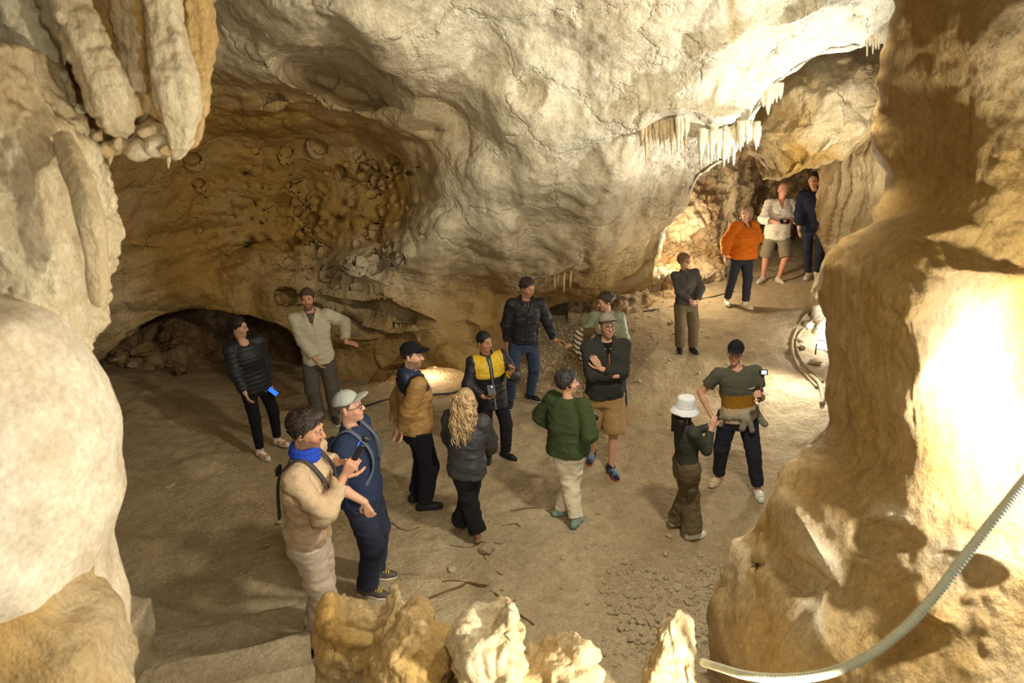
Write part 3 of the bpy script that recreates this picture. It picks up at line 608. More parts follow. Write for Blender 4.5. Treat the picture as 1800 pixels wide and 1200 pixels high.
for k, (px, py, r) in enumerate([(118, 200, 16), (140, 235, 15), (150, 190, 9), (165, 255, 16), (190, 262, 14), (232, 185, 22), (215, 250, 17), (245, 262, 20), (275, 255, 18), (128, 215, 12), (262, 232, 14), (295, 262, 12), (180, 240, 13), (95, 175, 14), (75, 150, 14)]):
    inflate('knob', [(px+r*math.cos(a)*(1+.2*math.sin(3*a+k)), py+r*1.1*math.sin(a)) for a in np.linspace(0, 6.28, 12)[:-1]], 3.12, .07, .15, M_drip, 24, 8, ((14, .012, 3, False),), (.55+.3*math.sin(k), .08), k, parent=clus)
for k, (px, py, ln, r) in enumerate([(152, 262, 26, 4), (193, 258, 32, 7), (205, 250, 22, 5), (296, 268, 28, 4), (310, 262, 20, 4), (236, 266, 12, 5)]):
    fringe(px, py, 3.13, ln, r, 200+k, clus, tint=(.6, .1))
lefto = [(-160, 60), (0, 70), (22, 110), (40, 160), (60, 190), (95, 230), (118, 290), (128, 350), (135, 400), (150, 440), (147, 500), (135, 560), (139, 610), (128, 645), (112, 640), (98, 610), (40, 640), (-160, 640)]
o = inflate('wall_formation', lefto, 2.75, .32, .6, M_drip, n=230, rings=64, noise=((3, .05, 4, False), (9, -.035, 3, True), (26, -.010, 2, True)), tint=vt(.65, .02, 101), seed=6, ctr=(-20, 380), parm=.65)
o.name = 'dripstone_column'; colm = o; tag(o, 'knobbly cream dripstone column along the left edge above the smooth boss', 'dripstone column')
o = tube('curved_stalactite', [(110, 240, 2.72, 16), (128, 290, 2.62, 22), (146, 335, 2.55, 22), (160, 390, 2.5, 22), (168, 450, 2.5, 20), (171, 500, 2.5, 17), (173, 528, 2.5, 12), (174, 538, 2.5, 5)], M_drip, 28, 70, ((7, .010, 3, False),), (.55, .08), 9, flute=.06, parent=colm)
o['label'] = 'smooth curved stalactite spike'
o = inflate('flowstone_boss', [(-200, 520), (0, 555), (60, 600), (105, 665), (128, 720), (150, 790), (152, 850), (166, 920), (160, 970), (142, 1040), (150, 1100), (170, 1160), (180, 1260), (150, 1400), (-200, 1400)], 2.35, .5, .6, M_white, n=130, rings=36, noise=((2, .05, 3, False), (7, .015, 4, False)), tint=vt(.85, -.05, 105), seed=7, ctr=(-40, 960), parm=.6)
bossr = o; tag(o, 'big smooth cream flowstone boss at the lower left edge', 'flowstone')
o = inflate('flowstone_toe', [(-200, 980), (0, 1005), (50, 1050), (95, 1100), (150, 1120), (176, 1170), (190, 1300), (-200, 1400)], 2.05, .3, .5, M_drip, n=80, rings=24, noise=NB, tint=vt(.4, .1, 108), seed=8, ctr=(-20, 1200), parm=.7, parent=bossr)
o['label'] = 'rough ochre toe of rock'
# ------------------------------------------------------------------ stairs and block, bottom left
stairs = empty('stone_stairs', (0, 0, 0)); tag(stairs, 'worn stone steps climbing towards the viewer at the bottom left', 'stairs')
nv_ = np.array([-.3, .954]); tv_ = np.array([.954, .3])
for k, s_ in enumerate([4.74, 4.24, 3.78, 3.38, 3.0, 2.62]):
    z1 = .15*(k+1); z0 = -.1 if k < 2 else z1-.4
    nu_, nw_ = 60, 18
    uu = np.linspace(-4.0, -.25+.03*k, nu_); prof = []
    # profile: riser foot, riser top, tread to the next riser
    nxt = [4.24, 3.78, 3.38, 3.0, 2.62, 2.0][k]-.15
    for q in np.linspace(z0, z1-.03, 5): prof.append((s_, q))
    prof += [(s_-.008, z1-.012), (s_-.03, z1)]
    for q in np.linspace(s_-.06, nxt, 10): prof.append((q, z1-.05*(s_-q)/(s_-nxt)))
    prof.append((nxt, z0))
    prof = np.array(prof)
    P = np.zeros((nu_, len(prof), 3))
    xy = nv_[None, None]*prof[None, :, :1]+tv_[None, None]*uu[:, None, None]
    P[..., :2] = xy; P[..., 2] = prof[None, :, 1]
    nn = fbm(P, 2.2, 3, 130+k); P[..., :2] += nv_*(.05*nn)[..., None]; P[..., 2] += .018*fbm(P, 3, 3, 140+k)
    o = mesh_obj('step', P.reshape(-1, 3), grid_faces(nu_, len(prof)), M_floor, stairs, cols=np.tile(np.stack([np.interp(np.arange(len(prof)), [0, 4, 6, 9, 12, 17], [.3, .5, 1, .9, .5, .3]), np.interp(np.arange(len(prof)), [0, 4, 6, 9, 12, 17], [.5, .4, 0, 0, .25, .55])], -1), (nu_, 1)))  # pale nosing and dark tread back painted in for lit edge and shade
o = inflate('stone_block', [(146, 1062), (180, 1060), (225, 1074), (252, 1078), (256, 1120), (250, 1180), (240, 1215), (150, 1215), (140, 1130)], 3.55, .22, .25, M_stone, n=64, rings=18, noise=((4, .03, 3, False), (12, .012, 3, False)), tint=(.45, .1), seed=3, parm=.35)
tag(o, 'squared stone block beside the steps at the bottom left', 'stone block')
# ------------------------------------------------------------------ foreground boulders and stalagmite
RN = ((3.5, .07, 3, False), (6, -.05, 2, True), (15, .022, 3, False), (30, -.008, 2, True))
for nm, lb, cat, ol, Yd, tf, tb, tn, lean, sd in [
    ('boulder', 'tall brown boulder with a pale knob in front of the person in navy', 'boulder', [(576, 1054), (600, 1060), (640, 1076), (668, 1076), (678, 1046), (698, 1034), (716, 1050), (720, 1090), (705, 1140), (712, 1230), (700, 1330), (540, 1330), (548, 1200), (556, 1130), (566, 1080)], 2.95, .22, .3, vt(.25, .12, 150), -.05, 31),
    ('boulder', 'two-topped boulder with white-streaked faces, second from the left', 'boulder', [(655, 1160), (690, 1120), (715, 1092), (742, 1086), (768, 1112), (794, 1140), (790, 1180), (785, 1330), (640, 1330), (630, 1220)], 2.7, .2, .3, vt(.35, .1, 155), -.05, 33),
    ('boulder', 'jagged boulder capped with white calcite at the bottom centre', 'boulder', [(795, 1118), (815, 1095), (845, 1092), (870, 1078), (895, 1070), (914, 1090), (910, 1120), (932, 1132), (935, 1160), (925, 1220), (915, 1330), (780, 1330), (792, 1200)], 2.6, .2, .3, vt(.55, .05, 160), -.05, 35),
    ('boulder', 'low rounded boulder leaning right at the bottom centre', 'boulder', [(905, 1175), (950, 1165), (985, 1142), (1020, 1128), (1050, 1145), (1060, 1165), (1045, 1195), (1010, 1230), (1000, 1330), (880, 1330), (890, 1230)], 2.6, .18, .25, vt(.35, .15, 165), -.05, 37),
    ('stalagmite', 'stubby stalagmite with a white flank standing alone at the bottom', 'stalagmite', [(1168, 1078), (1190, 1064), (1212, 1066), (1226, 1085), (1232, 1120), (1224, 1165), (1232, 1230), (1240, 1330), (1100, 1330), (1120, 1200), (1140, 1130)], 2.7, .14, .2, vt(.45, .05, 170), -.03, 39)]:
    o = inflate(nm, ol, Yd, tf, tb, M_drip, n=150, rings=44, noise=RN, tint=tn, seed=sd, lean=lean, parm=.75, ctr=(np.mean([q[0] for q in ol]), 1200))
    tag(o, lb, cat, 'boulders along the bottom edge' if nm == 'boulder' else None)
# ------------------------------------------------------------------ gravel and loose stones
def pebble(seed, nsub=2):
    import bmesh
    bm = bmesh.new(); bmesh.ops.create_icosphere(bm, subdivisions=nsub, radius=1.0)
    r = random.Random(seed); planes = [(Vector((r.gauss(0, 1), r.gauss(0, 1), r.gauss(0, 1))).normalized(), r.uniform(.55, .85)) for _ in range(9)]
    for v in bm.verts:
        for n_, d in planes:
            e = v.co.dot(n_)-d
            if e > 0: v.co -= n_*e
    bmesh.ops.dissolve_limit(bm, angle_limit=.05, verts=bm.verts, edges=bm.edges)
    me = bpy.data.meshes.new('stone'); bm.to_mesh(me); bm.free(); me.materials.append(M_stone)
    a = me.color_attributes.new('Col', 'FLOAT_COLOR', 'POINT')
    for d in a.data: d.color = (r.uniform(.2, .9), r.uniform(0, .3), 0, 1)
    return me
PEB = [pebble(k, 1) for k in range(8)]
rg = random.Random(5)
def put_stone(px, py, s):
    p = at_z(px, py, 0.0); z = stand_z(p[0], p[1])
    o = bpy.data.objects.new('stone', rg.choice(PEB)); COL.objects.link(o); o.parent = floor
    o.location = (p[0], p[1], z+s*.28); o.scale = (s*rg.uniform(.8, 1.4), s*rg.uniform(.8, 1.3), s*rg.uniform(.45, .7)); o.rotation_euler = (rg.uniform(-.3, .3), rg.uniform(-.3, .3), rg.uniform(0, 6.3))
GR = [(1060, 1000), (1110, 985), (1180, 1000), (1270, 985), (1280, 1060), (1255, 1150), (1200, 1130), (1120, 1150), (1090, 1110), (1060, 1060), (1050, 1030)]
def inpoly(x, y, poly):
    c = False; j = len(poly)-1
    for i in range(len(poly)):
        xi, yi = poly[i]; xj, yj = poly[j]
        if (yi > y) != (yj > y) and x < (xj-xi)*(y-yi)/(yj-yi)+xi: c = not c
        j = i
    return c
cnt = 0
while cnt < 230:
    x, y = rg.uniform(1040, 1290), rg.uniform(980, 1160)
    if not inpoly(x, y, GR): continue
    put_stone(x, y, rg.choice([.018, .025, .028, .032, .036, .044])*(1.1 if y > 1080 else .85)); cnt += 1
for k in range(56):
    put_stone(rg.uniform(680, 1280), rg.uniform(860, 1080), rg.choice([.012, .015, .02, .03]))
for (x, y, s) in [(855, 970, .09), (795, 1000, .06), (735, 850, .05), (490, 920, .035), (470, 960, .03), (1170, 972, .05), (880, 960, .05), (990, 985, .035), (640, 880, .03), (300, 860, .06), (200, 645, .12), (235, 660, .1)]: put_stone(x, y, s)
# fine gravel too small to pick apart
gv, gf = [], []
base = np.array([(-1, -.8, 0), (1, -.7, 0), (.8, .9, 0), (-.9, .8, 0), (-.5, -.4, .8), (.5, -.5, .75), (.5, .5, .85), (-.4, .4, .7)], float)
bf = [(0, 1, 5, 4), (1, 2, 6, 5), (2, 3, 7, 6), (3, 0, 4, 7), (4, 5, 6, 7)]
xs = []
def fine(x, y, s):
    p = at_z(x, y, 0.0); xs.append((p[0], p[1], s))
for k in range(5200):
    x, y = rg.gauss(1165, 75), rg.uniform(955, 1190)
    if inpoly(x, y, GR) or rg.random() < .25: fine(x, y, rg.uniform(.006, .014))
for k in range(2200): fine(rg.uniform(300, 1330), rg.uniform(700, 1150), rg.uniform(.004, .010))
for k in range(1800): fine(rg.gauss(980, 90), rg.gauss(625, 30), rg.uniform(.010, .028))
for k in range(900): fine(rg.gauss(520, 90), rg.gauss(930, 60), rg.uniform(.006, .013))
xs = np.array(xs); zz = floor_z(xs[:, 0], xs[:, 1])
# lift to where the ground really is along the slope
for i, (x, y, s) in enumerate(xs):
    a = rg.uniform(0, 6.3); c, s2 = math.cos(a), math.sin(a); q = base*np.array([s*rg.uniform(.7, 1.4), s*rg.uniform(.7, 1.3), s*rg.uniform(.5, 1.1)])
    q = np.stack([q[:, 0]*c-q[:, 1]*s2+x, q[:, 0]*s2+q[:, 1]*c+y, q[:, 2]+zz[i]-.002], -1)
    n0 = 8*i; gv.append(q); gf += [[n0+j for j in f] for f in bf]
gv = np.concatenate(gv)
o = mesh_obj('gravel', gv, np.array(gf), M_stone, smooth=False, cols=np.repeat(np.stack([np.random.uniform(.1, .9, len(xs)), np.random.uniform(0, .3, len(xs))], -1), 8, 0))
tag(o, 'fine gravel and grit scattered over the clay floor', 'gravel', kind='stuff')
# ------------------------------------------------------------------ people: materials that read the colour attribute
def attr_mat(name, rough=.8, scale=150, bump=.3, spec=.25, sss=0, stretch=(1, 1, 1), var=.16, dist=.006):
    m, nt, b = nodes(name); L = nt.links.new
    vc = N(nt, 'ShaderNodeVertexColor', layer_name='Col'); tc = N(nt, 'ShaderNodeTexCoord'); mp = N(nt, 'ShaderNodeMapping'); mp.inputs['Scale'].default_value = stretch
    L(tc.outputs['Object'], mp.inputs[0])
    n = N(nt, 'ShaderNodeTexNoise', i_Scale=scale, i_Detail=4.0); L(mp.outputs[0], n.inputs[0])
    k = ramp(nt, n.outputs[0], [(.3, (1-var*1.6,)*3), (.7, (1+var*.4,)*3)])
    L(mixrgb(nt, vc.outputs[0], k, 1.0, 'MULTIPLY'), b.inputs['Base Color'])
    b.inputs['Roughness'].default_value = rough; b.inputs['Specular IOR Level'].default_value = spec
    if sss: b.inputs['Subsurface Weight'].default_value = sss; b.inputs['Subsurface Radius'].default_value = (.012, .005, .003)
    bp = N(nt, 'ShaderNodeBump', i_Strength=bump, i_Distance=dist); L(n.outputs[0], bp.inputs['Height']); L(bp.outputs[0], b.inputs['Normal'])
    return m
M_skin = attr_mat('skin', .55, 90, .12, .35, .1, var=.05)
M_knit = attr_mat('knitwear', .95, 130, .5, .15)
M_shell = attr_mat('shell_fabric', .55, 26, .35, .35, var=.08)
M_denim = attr_mat('trouser_twill', .9, 190, .35, .15)
M_hair = attr_mat('hair', .5, 120, .8, .4, stretch=(1, 1, .35), var=.35)
M_shoe = attr_mat('shoe_upper', .6, 60, .2, .3)
M_sole = attr_mat('shoe_sole', .6, 60, .1, .3, var=.05)
M_hat = attr_mat('hat_cloth', .9, 150, .3, .15)
M_plast = plain('black_plastic', (.012, .012, .014), .35, spec=.5)
M_glassfr = plain('spectacle_frame', (.015, .013, .012), .35, spec=.5)
M_scrblue = plain('lit_screen_blue', (.02, .1, .6), .2, emit=((.02, .16, 1.0), 1.3))
M_scrwht = plain('lit_screen_white', (.3, .5, .7), .2, emit=((.5, .75, 1.0), 1.6))
M_metal = plain('brushed_metal', (.5, .5, .5), .35, metal=.9)
def nrmz(v): v = np.asarray(v, float); return v/(np.linalg.norm(v)+1e-9)
def rotz(a): c, s = math.cos(a), math.sin(a); return np.array([[c, -s, 0], [s, c, 0], [0, 0, 1.0]])
def rotx(a): c, s = math.cos(a), math.sin(a); return np.array([[1, 0, 0], [0, c, -s], [0, s, c]])
def roty(a): c, s = math.cos(a), math.sin(a); return np.array([[c, 0, s], [0, 1, 0], [-s, 0, c]])
def ik(a, b, l1, l2, pole):
    a = np.asarray(a, float); b = np.asarray(b, float); d = b-a; L = np.linalg.norm(d)
    if L > (l1+l2)*.995: b = a+d/L*(l1+l2)*.995; d = b-a; L = np.linalg.norm(d)
    x = (l1*l1-l2*l2+L*L)/(2*L); h = math.sqrt(max(l1*l1-x*x, 1e-6)); u = d/L
    p = np.asarray(pole, float); p = p-u*(p@u); p = nrmz(p)
    return a+u*x+p*h, b
def ground(px, py):
    z = 0.0
    for _ in range(8):
        p = at_z(px, py, z); z = .5*z+.5*stand_z(p[0], p[1])
    p = at_z(px, py, z); return np.array([p[0], p[1], z])
def uvsph(c, r, R=None, nu=14, nv=9):
    u = np.linspace(0, 2*math.pi, nu, endpoint=False); v = np.linspace(0.02, math.pi-.02, nv)
    P = np.stack([np.outer(np.cos(u), np.sin(v)), np.outer(np.sin(u), np.sin(v)), np.outer(np.ones(nu), np.cos(v))], -1)*np.asarray(r)
    P = P.reshape(-1, 3)
    if R is not None: P = P@np.asarray(R).T
    return P+np.asarray(c), grid_faces(nu, nv, wrap=True)
def poly_tube(pts, r, ns=6):
    p = np.asarray(pts, float); n = len(p); T = np.gradient(p, axis=0); T /= np.linalg.norm(T, axis=1, keepdims=True)+1e-9
    ref = np.array([.31, .52, .8]); A = np.cross(T, ref); A /= np.linalg.norm(A, axis=1, keepdims=True)+1e-9; B = np.cross(T, A)
    rr = np.broadcast_to(np.asarray(r, float), (n,)); th = np.linspace(0, 2*math.pi, ns, endpoint=False)
    P = p[:, None]+(A[:, None]*np.cos(th)[None, :, None]+B[:, None]*np.sin(th)[None, :, None])*rr[:, None, None]
    f = [(i*ns+j, i*ns+(j+1) % ns, (i+1)*ns+(j+1) % ns, (i+1)*ns+j) for i in range(n-1) for j in range(ns)]
    return P.reshape(-1, 3), np.array(f)
def join(parts):
    vs, fs, k = [], [], 0
    for v, f in parts: vs.append(v); fs.append(np.asarray(f)+k); k += len(v)
    return np.concatenate(vs), np.concatenate(fs)
def sdf_part(name, sdf, mat, root, col, colfn=None):
    V, F = sdf.mesh(); c = np.empty((len(V), 3)); c[:] = col
    if colfn is not None: c = colfn(V, c)
    return mesh_obj(name, V, F, mat, root, cols=c)
def solid(name, parts, mat, root, col):
    v, f = join(parts) if isinstance(parts, list) else parts
    c = np.empty((len(v), 3)); c[:] = col
    return mesh_obj(name, v, f, mat, root, cols=c)
def hand_prims(g, W, d, n, side, curl, k=.008, spread=1.0, sc=1.0):
    """palm, four fingers, thumb. d finger direction, n palm normal, side=+1 when the thumb lies along +e"""
    d = nrmz(d); n = np.asarray(n, float); n = nrmz(n-d*(n@d)); e = np.cross(d, n)*side
    for q in (-.026, -.009, .009, .025): g.cone(W, W+d*.082*sc+e*q*sc, .019*sc, .0135*sc, k, flat=(n, .75))
    for i, (q, L) in enumerate(((.028, .072), (.010, .080), (-.008, .075), (-.025, .058))):
        p = W+d*.082*sc+e*q*sc; c1 = curl*.55*(1+.06*i); L *= sc
        for seg, fr in ((0, .45), (1, .32), (2, .23)):
            a = c1*(1+seg*.85); dd = d*math.cos(a)+n*math.sin(a)+e*(q*2.2*spread*(1-min(curl, 1)))
            q2 = p+nrmz(dd)*L*fr; g.cone(p, q2, (.0092-.0008*seg)*sc, (.0086-.0010*seg)*sc, .003); p = q2
    p = W+d*.022*sc+e*.024*sc
    for seg, L in ((0, .042), (1, .034), (2, .026)):
        a = .35+.3*curl*seg; dd = d*(.72+.1*seg)+e*(.75-.3*seg)+n*(.25+.35*curl*(.4+seg*.4)); q2 = p+nrmz(dd)*L*sc
        g.cone(p, q2, (.0125-.0015*seg)*sc, (.011-.0015*seg)*sc, .006); p = q2
SKIN = rgb(206, 158, 128); SKIN_D = rgb(186, 136, 104)
PEOPLE = {}
def person(key, label, feet, head, face=0, headyaw=None, headpitch=0, headroll=0, arms=(None, None), skin=SKIN, fem=False, voxel=.0075, heavy=0.0,
           toes=(10, 10), top=None, low=None, shoes=None, hair=None, hat=None, glasses=None, beard=None, scale=None, bend=0.0, twist=0.0, knees=0.0, sy=0.0, sunk=0.0):
    gR, gL = ground(*feet[0]), ground(*feet[1])
    base = (gR+gL)/2; z0 = min(gR[2], gL[2])*.5+base[2]*.5-sunk
    Yh = base[1]+sy
    top_w = at(head[0], head[1], Yh)
    hgt = top_w[2]-z0; s = hgt/1.75 if scale is None else scale
    hatx = .02 if hat else 0.0
    s = s/(1+hatx/1.75)
    root = empty('person', (base[0], base[1], z0)); root.rotation_euler = (0, 0, math.radians(face)); root.scale = (s, s, s)
    tag(root, label, 'person', 'visitors standing in the cave')
    Ri = rotz(-math.radians(face))
    def LW(p): return Ri@(np.asarray(p, float)-np.array([base[0], base[1], z0]))/s      # world -> person
    def LP(px, py, dy=0.0): return LW(at(px, py, base[1]+dy))                             # pixel at a distance dy behind the feet -> person
    off = LW(top_w); off[2] = 0
    aR, aL = LW(gR), LW(gL)
    hip = np.array([off[0]*.45, off[1]*.45, .93-knees]); topz = nrmz(np.array([off[0]*.55, off[1]*.55-0.0, .78])); 
    # torso frame
    tw = math.radians(twist); fwd = np.array([math.sin(tw), -math.cos(tw), 0]); zt = nrmz(topz+fwd*math.tan(math.radians(bend))*1.0)
    yb = nrmz(-fwd+zt*(fwd@zt)); xb = np.cross(yb, zt); RT = np.stack([xb, yb, zt], 1)
    T = lambda x, y, z: hip+RT@np.array([x, y, z])
    sw = .172 if fem else .188
    shl = {-1: T(-sw, .0, .475), 1: T(sw, .0, .475)}
    nb = T(0, .012, .53)
    hy = math.radians(headyaw-face if headyaw is not None else 0); RH = rotz(hy)@rotx(math.radians(headpitch))@roty(math.radians(headroll))
    hc = T(0, -.012, .695)
    if bend == 0: hc = np.array([off[0]*1.0, off[1]*1.0, 1.628])*.8+hc*.2; hc[2] = 1.628-knees
    Hd = lambda x, y, z: hc+RH@np.array([x, y, z])
    # legs
    legs = {}
    for sd, ank in ((-1, aR), (1, aL)):
        h = hip+np.array([xb[0]*sd*.092, xb[1]*sd*.092, -.02]); a = np.array([ank[0], ank[1], ank[2]+.085])
        ty = math.radians(toes[0 if sd < 0 else 1])*sd; fd = np.array([math.sin(ty), -math.cos(ty), 0])
        kn, a2 = ik(h, a, .422, .418, fd*1.0+np.array([sd*.12, 0, 0])); a = a2 if np.linalg.norm(a2-a) > .15 else a
        legs[sd] = (h, kn, a, fd)
    # arms
    A = {}
    for sd, sp in ((-1, arms[0]), (1, arms[1])):
        sp = sp or {}
        S_ = shl[sd]
        W = sp.get('w'); 
        if W is None: W = S_+np.array([sd*.075, -.03, -.52])
        elif callable(W): W = W(LP)
        else: W = np.asarray(W, float)
        pole = np.asarray(sp.get('pole', (sd*.5, .7, -.3)), float)
        E, W = ik(S_, W, .285, .255, pole)
        d = sp.get('d'); d = nrmz(W-E) if d is None else nrmz(d)
        n = sp.get('n', (-sd, 0, 0)); A[sd] = (S_, E, W, d, np.asarray(n, float), sp.get('curl', .55), sp.get('thumb', None))
    # ---------------- body: one continuous surface
    pts = [hc, *[legs[i][2] for i in legs], *[legs[i][1] for i in legs], *[A[i][2]+A[i][3]*.2 for i in A], *[A[i][1] for i in A], *[A[i][2] for i in A], hip]
    lo = np.min(pts, 0)-np.array([.2, .2, .1]); hi = np.max(pts, 0)+np.array([.2, .2, .16]); lo[2] = min(-.02, aR[2]-.02, aL[2]-.02)
    g = SDF(lo, hi, voxel)
    e_ = heavy
    g.loft(hip, RT, [(-.1, .13, .09, 0, 0), (.0, .145+e_, .1+e_, 0, 0), (.16, .125+e_, .095+e_, 0, 0), (.34, .15, .1, 0, 0), (.46, .15, .085, 0, 0), (.53, .07, .06, 0, .01)], .02)
    for sd in (-1, 1):
        h, kn, a, fd = legs[sd]
        g.cone(h, kn, .078, .052, .02); g.cone(kn, a, .05, .036, .02); cf = kn+(a-kn)*.3-fd*.018; g.cone(kn+(a-kn)*.12-fd*.008, kn+(a-kn)*.5-fd*.012, .046, .042, .025)
        g.cone(a+np.array([0, 0, -.03]), a+fd*.12+np.array([0, 0, -.05]), .035, .028, .02)
        S_, E, W, d, n, cu, th = A[sd]
        g.cone(T(sd*.1, 0, .455), S_, .05, .046, .02); g.cone(S_, E, .047, .038, .02); g.cone(E, E+(W-E)*.35, .04, .039, .02); g.cone(E+(W-E)*.3, W, .039, .026, .02)
        hand_prims(g, W, d, n, (sd if th is None else th), cu, sc=.98 if fem else 1.05)
    g.cone(nb, Hd(0, .02, -.06), .056 if not fem else .048, .050 if not fem else .044, .02)
    hw = .95 if fem else 1.0
    g.ell(Hd(0, .012, .03), (.074, .092, .088), RH, .02)
    g.ell(Hd(0, -.024, -.042), (.058*hw, .062, .074), RH, .03); g.ell(Hd(0, -.062, -.098), (.022*hw, .02, .020), RH, .03)
    for sd in (-1, 1):
        g.ell(Hd(sd*.035, -.058, -.028), (.026, .024, .026), RH, .02)
        g.ell(Hd(sd*.031, -.096, .004), (.018, .013, .010), RH, .008, 'sub')
        g.ell(Hd(sd*.0765, .014, -.012), (.009, .018, .031), RH@rotz(sd*.35), .006)
    g.cone(Hd(-.034, -.076, .024), Hd(.034, -.076, .024), .013, .013, .015)
    g.cone(Hd(0, -.086, .012), Hd(0, -.106, -.028), .0075, .0125, .008); g.cone(Hd(-.011, -.092, -.033), Hd(.011, -.092, -.033), .008, .008, .008)
    g.cone(Hd(-.019, -.081, -.060), Hd(.019, -.081, -.060), .007, .007, .007); g.cone(Hd(-.016, -.08, -.071), Hd(.016, -.08, -.071), .008, .008, .007)
    lipc = np.array(skin)*np.array([.82, .55, .52])
    def body_col(V, c):
        q = (V-hc)@RH
        m = (np.abs(q[:, 2]+.066) < .009) & (q[:, 1] < -.075) & (np.abs(q[:, 0]) < .024) ; c[m] = lipc
        ck = np.exp(-(((np.abs(q[:, 0])-.04)/.02)**2+((q[:, 2]+.03)/.022)**2))*(q[:, 1] < -.02)*(np.abs(q[:, 2]) < .1)
        c = c*(1-.12*ck[:, None]*np.array([0, 1, 1]))
        if beard:
            bc, cov = beard
            nzz = vnoise(V, 90, 3)*.008
            b = (q[:, 2] < -.028+nzz+.45*np.clip(np.abs(q[:, 0])-.03, 0, .04)*(-1)+.0) & (q[:, 2] > -.135) & (q[:, 1] < .03+.0*q[:, 2]) & (~m) & ((q[:, 2] > -.112) | (q[:, 1] < -.02)) & (np.abs(q[:, 0]) < .085)
            b &= ~((np.abs(q[:, 0]) > .022) & (q[:, 2] > -.05) & (np.abs(q[:, 0]) < .05)) & ~((np.abs(q[:, 0]) < .016) & (q[:, 2] > -.042))
            c[b] = c[b]*(1-cov)+np.array(bc)*cov
        return c
    body = sdf_part('body', g, M_skin, root, skin, body_col)
    for sd in (-1, 1):
        v, f = uvsph(Hd(sd*.031, -.081, .003), (.0125, .0112, .0062), RH, 16, 11)
        q = (v-hc)@RH; c = np.where((((q[:, 0]-sd*.031)**2+(q[:, 2]-.003)**2) < .0062**2)[:, None], np.array([.02, .012, .01]), np.array([.42, .37, .33]))
        mesh_obj('eye', v, f, M_sole, root, cols=c)
        bcol = (hair or {}).get('brow', (hair or {}).get('col', (.05, .03, .02)))
        v, f = poly_tube([Hd(sd*.013, -.0905, .022), Hd(sd*.028, -.0895, .028), Hd(sd*.045, -.079, .024)], [.003, .0042, .002], 6); solid('eyebrow', (v, f), M_hair, root, bcol)
    # ---------------- trousers
    if low:
        ez = low.get('ease', .02); cut = low.get('cut', None); fl = low.get('flare', 0.0); lc = np.array(low['col'])
        g = SDF(lo, hi, max(voxel, .009))
        g.loft(hip, RT, [(-.16, .13+ez+e_*.5, .1+ez, 0, 0), (-.05, .158+ez*.6+e_, .112+ez*.5+e_, 0, .0), (.06, .142+ez*.4+e_, .104+ez*.4+e_, 0, 0), (.11, .134+ez*.4+e_, .1+ez*.4+e_, 0, 0)], .02)
        for sd in (-1, 1):
            h, kn, a, fd = legs[sd]
            g.cone(h+np.array([0, 0, -.0]), kn, .088+ez*.7+e_*.4, .060+ez, .03)
            if not cut:
                tip = kn+(a-kn)*low.get('len', .93)
                g.cone(kn, tip, .060+ez, .043+ez+fl, .025)
                if fl or low.get('stack', 0): g.cone(tip, tip+np.array([0, 0, .05]), .05+ez+fl, .044+ez+fl*.9, .02)
            else: g.cone(kn, kn+(h-kn)*.35, .062+ez*1.35, .075+ez, .01)
        g.wobble(low.get('fold', .008), 9, 5+len(key), (1, 1, 1.3)); g.wobble(low.get('fold', .008)*.6, 22, 8, (.6, .6, 1.4))
        for sd in (-1, 1):
            h, kn, a, fd = legs[sd]
            if cut:
                ax = nrmz(kn-h); p = kn+ax*cut
            else: ax = nrmz(a-kn); p = kn+(a-kn)*low.get('len', .93)
            # trim this leg only
            mid = (legs[-1][2]+legs[1][2])/2; sep = nrmz(np.array([*(legs[1][2]-legs[-1][2])[:2], 0]))
            X_, Y_, Z_ = g.ax[0][:, None, None], g.ax[1][None, :, None], g.ax[2][None, None, :]
            dpl = (X_-p[0])*ax[0]+(Y_-p[1])*ax[1]+(Z_-p[2])*ax[2]
            near = ((X_-p[0])**2+(Y_-p[1])**2) < ((X_-(legs[-sd][1 if cut else 2])[0])**2+(Y_-(legs[-sd][1 if cut else 2])[1])**2)
            g.F = np.where(near & (dpl > 0), np.maximum(g.F, dpl), g.F).astype(np.float32)
        if top: g.plane(T(0, 0, top.get('hem', -.08)+.03), zt)
        pan = sdf_part(low.get('name', 'trousers'), g, {'denim': M_denim, 'knit': M_knit, 'shell': M_shell}[low.get('mat', 'denim')], root, lc, low.get('colfn'))
        for q in low.get('pockets', ()):     # cargo pockets: (side, fraction down the thigh, size)
            sd, fr, sz = q; h, kn, a, fd = legs[sd]; c0 = h+(kn-h)*fr; ax = nrmz(kn-h); o_ = nrmz(np.cross(ax, fd)*1.0); o_ = o_*np.sign(o_[0]*sd if abs(o_[0]) > .1 else 1)
            gg = SDF(c0-.25, c0+.25, .01); gg.cone(c0+o_*(.07+ez)-ax*sz*.5, c0+o_*(.066+ez)+ax*sz*.5, .055, .055, 0, flat=(o_, .45)); sdf_part('pocket', gg, M_denim, pan, lc*.9)
    # ---------------- top
    if top:
        ez = top.get('ease', .02); hem = top.get('hem', -.08); sl = top.get('sleeve', .93); tc_ = np.array(top['col'])
        g = SDF(lo, hi, max(voxel, .009)); fw = -.008 if fem else 0
        st = [(hem, .15+ez+e_+top.get('hemw', 0), .108+ez+e_+top.get('hemw', 0), 0, 0), (.02, .148+ez+e_, .108+ez+e_*1.2, 0, -e_*.4), (.16, .140+ez+e_*.9+fw, .104+ez+e_*1.1, 0, -e_*.4), (.32, .160+ez+e_*.4, .11+ez+(.012 if fem else 0), 0, -.008 if fem else 0), (.43, .165+ez*.7, .1+ez*.7, 0, .0), (.50, .12+ez*.4, .078+ez*.4, 0, .008), (.545, .07+ez*.3, .068, 0, .012)]
        g.loft(hip, RT, st, .02, power=2.4)
        ga = SDF(lo, hi, max(voxel, .009)); gh = SDF(lo, hi, max(voxel, .009))
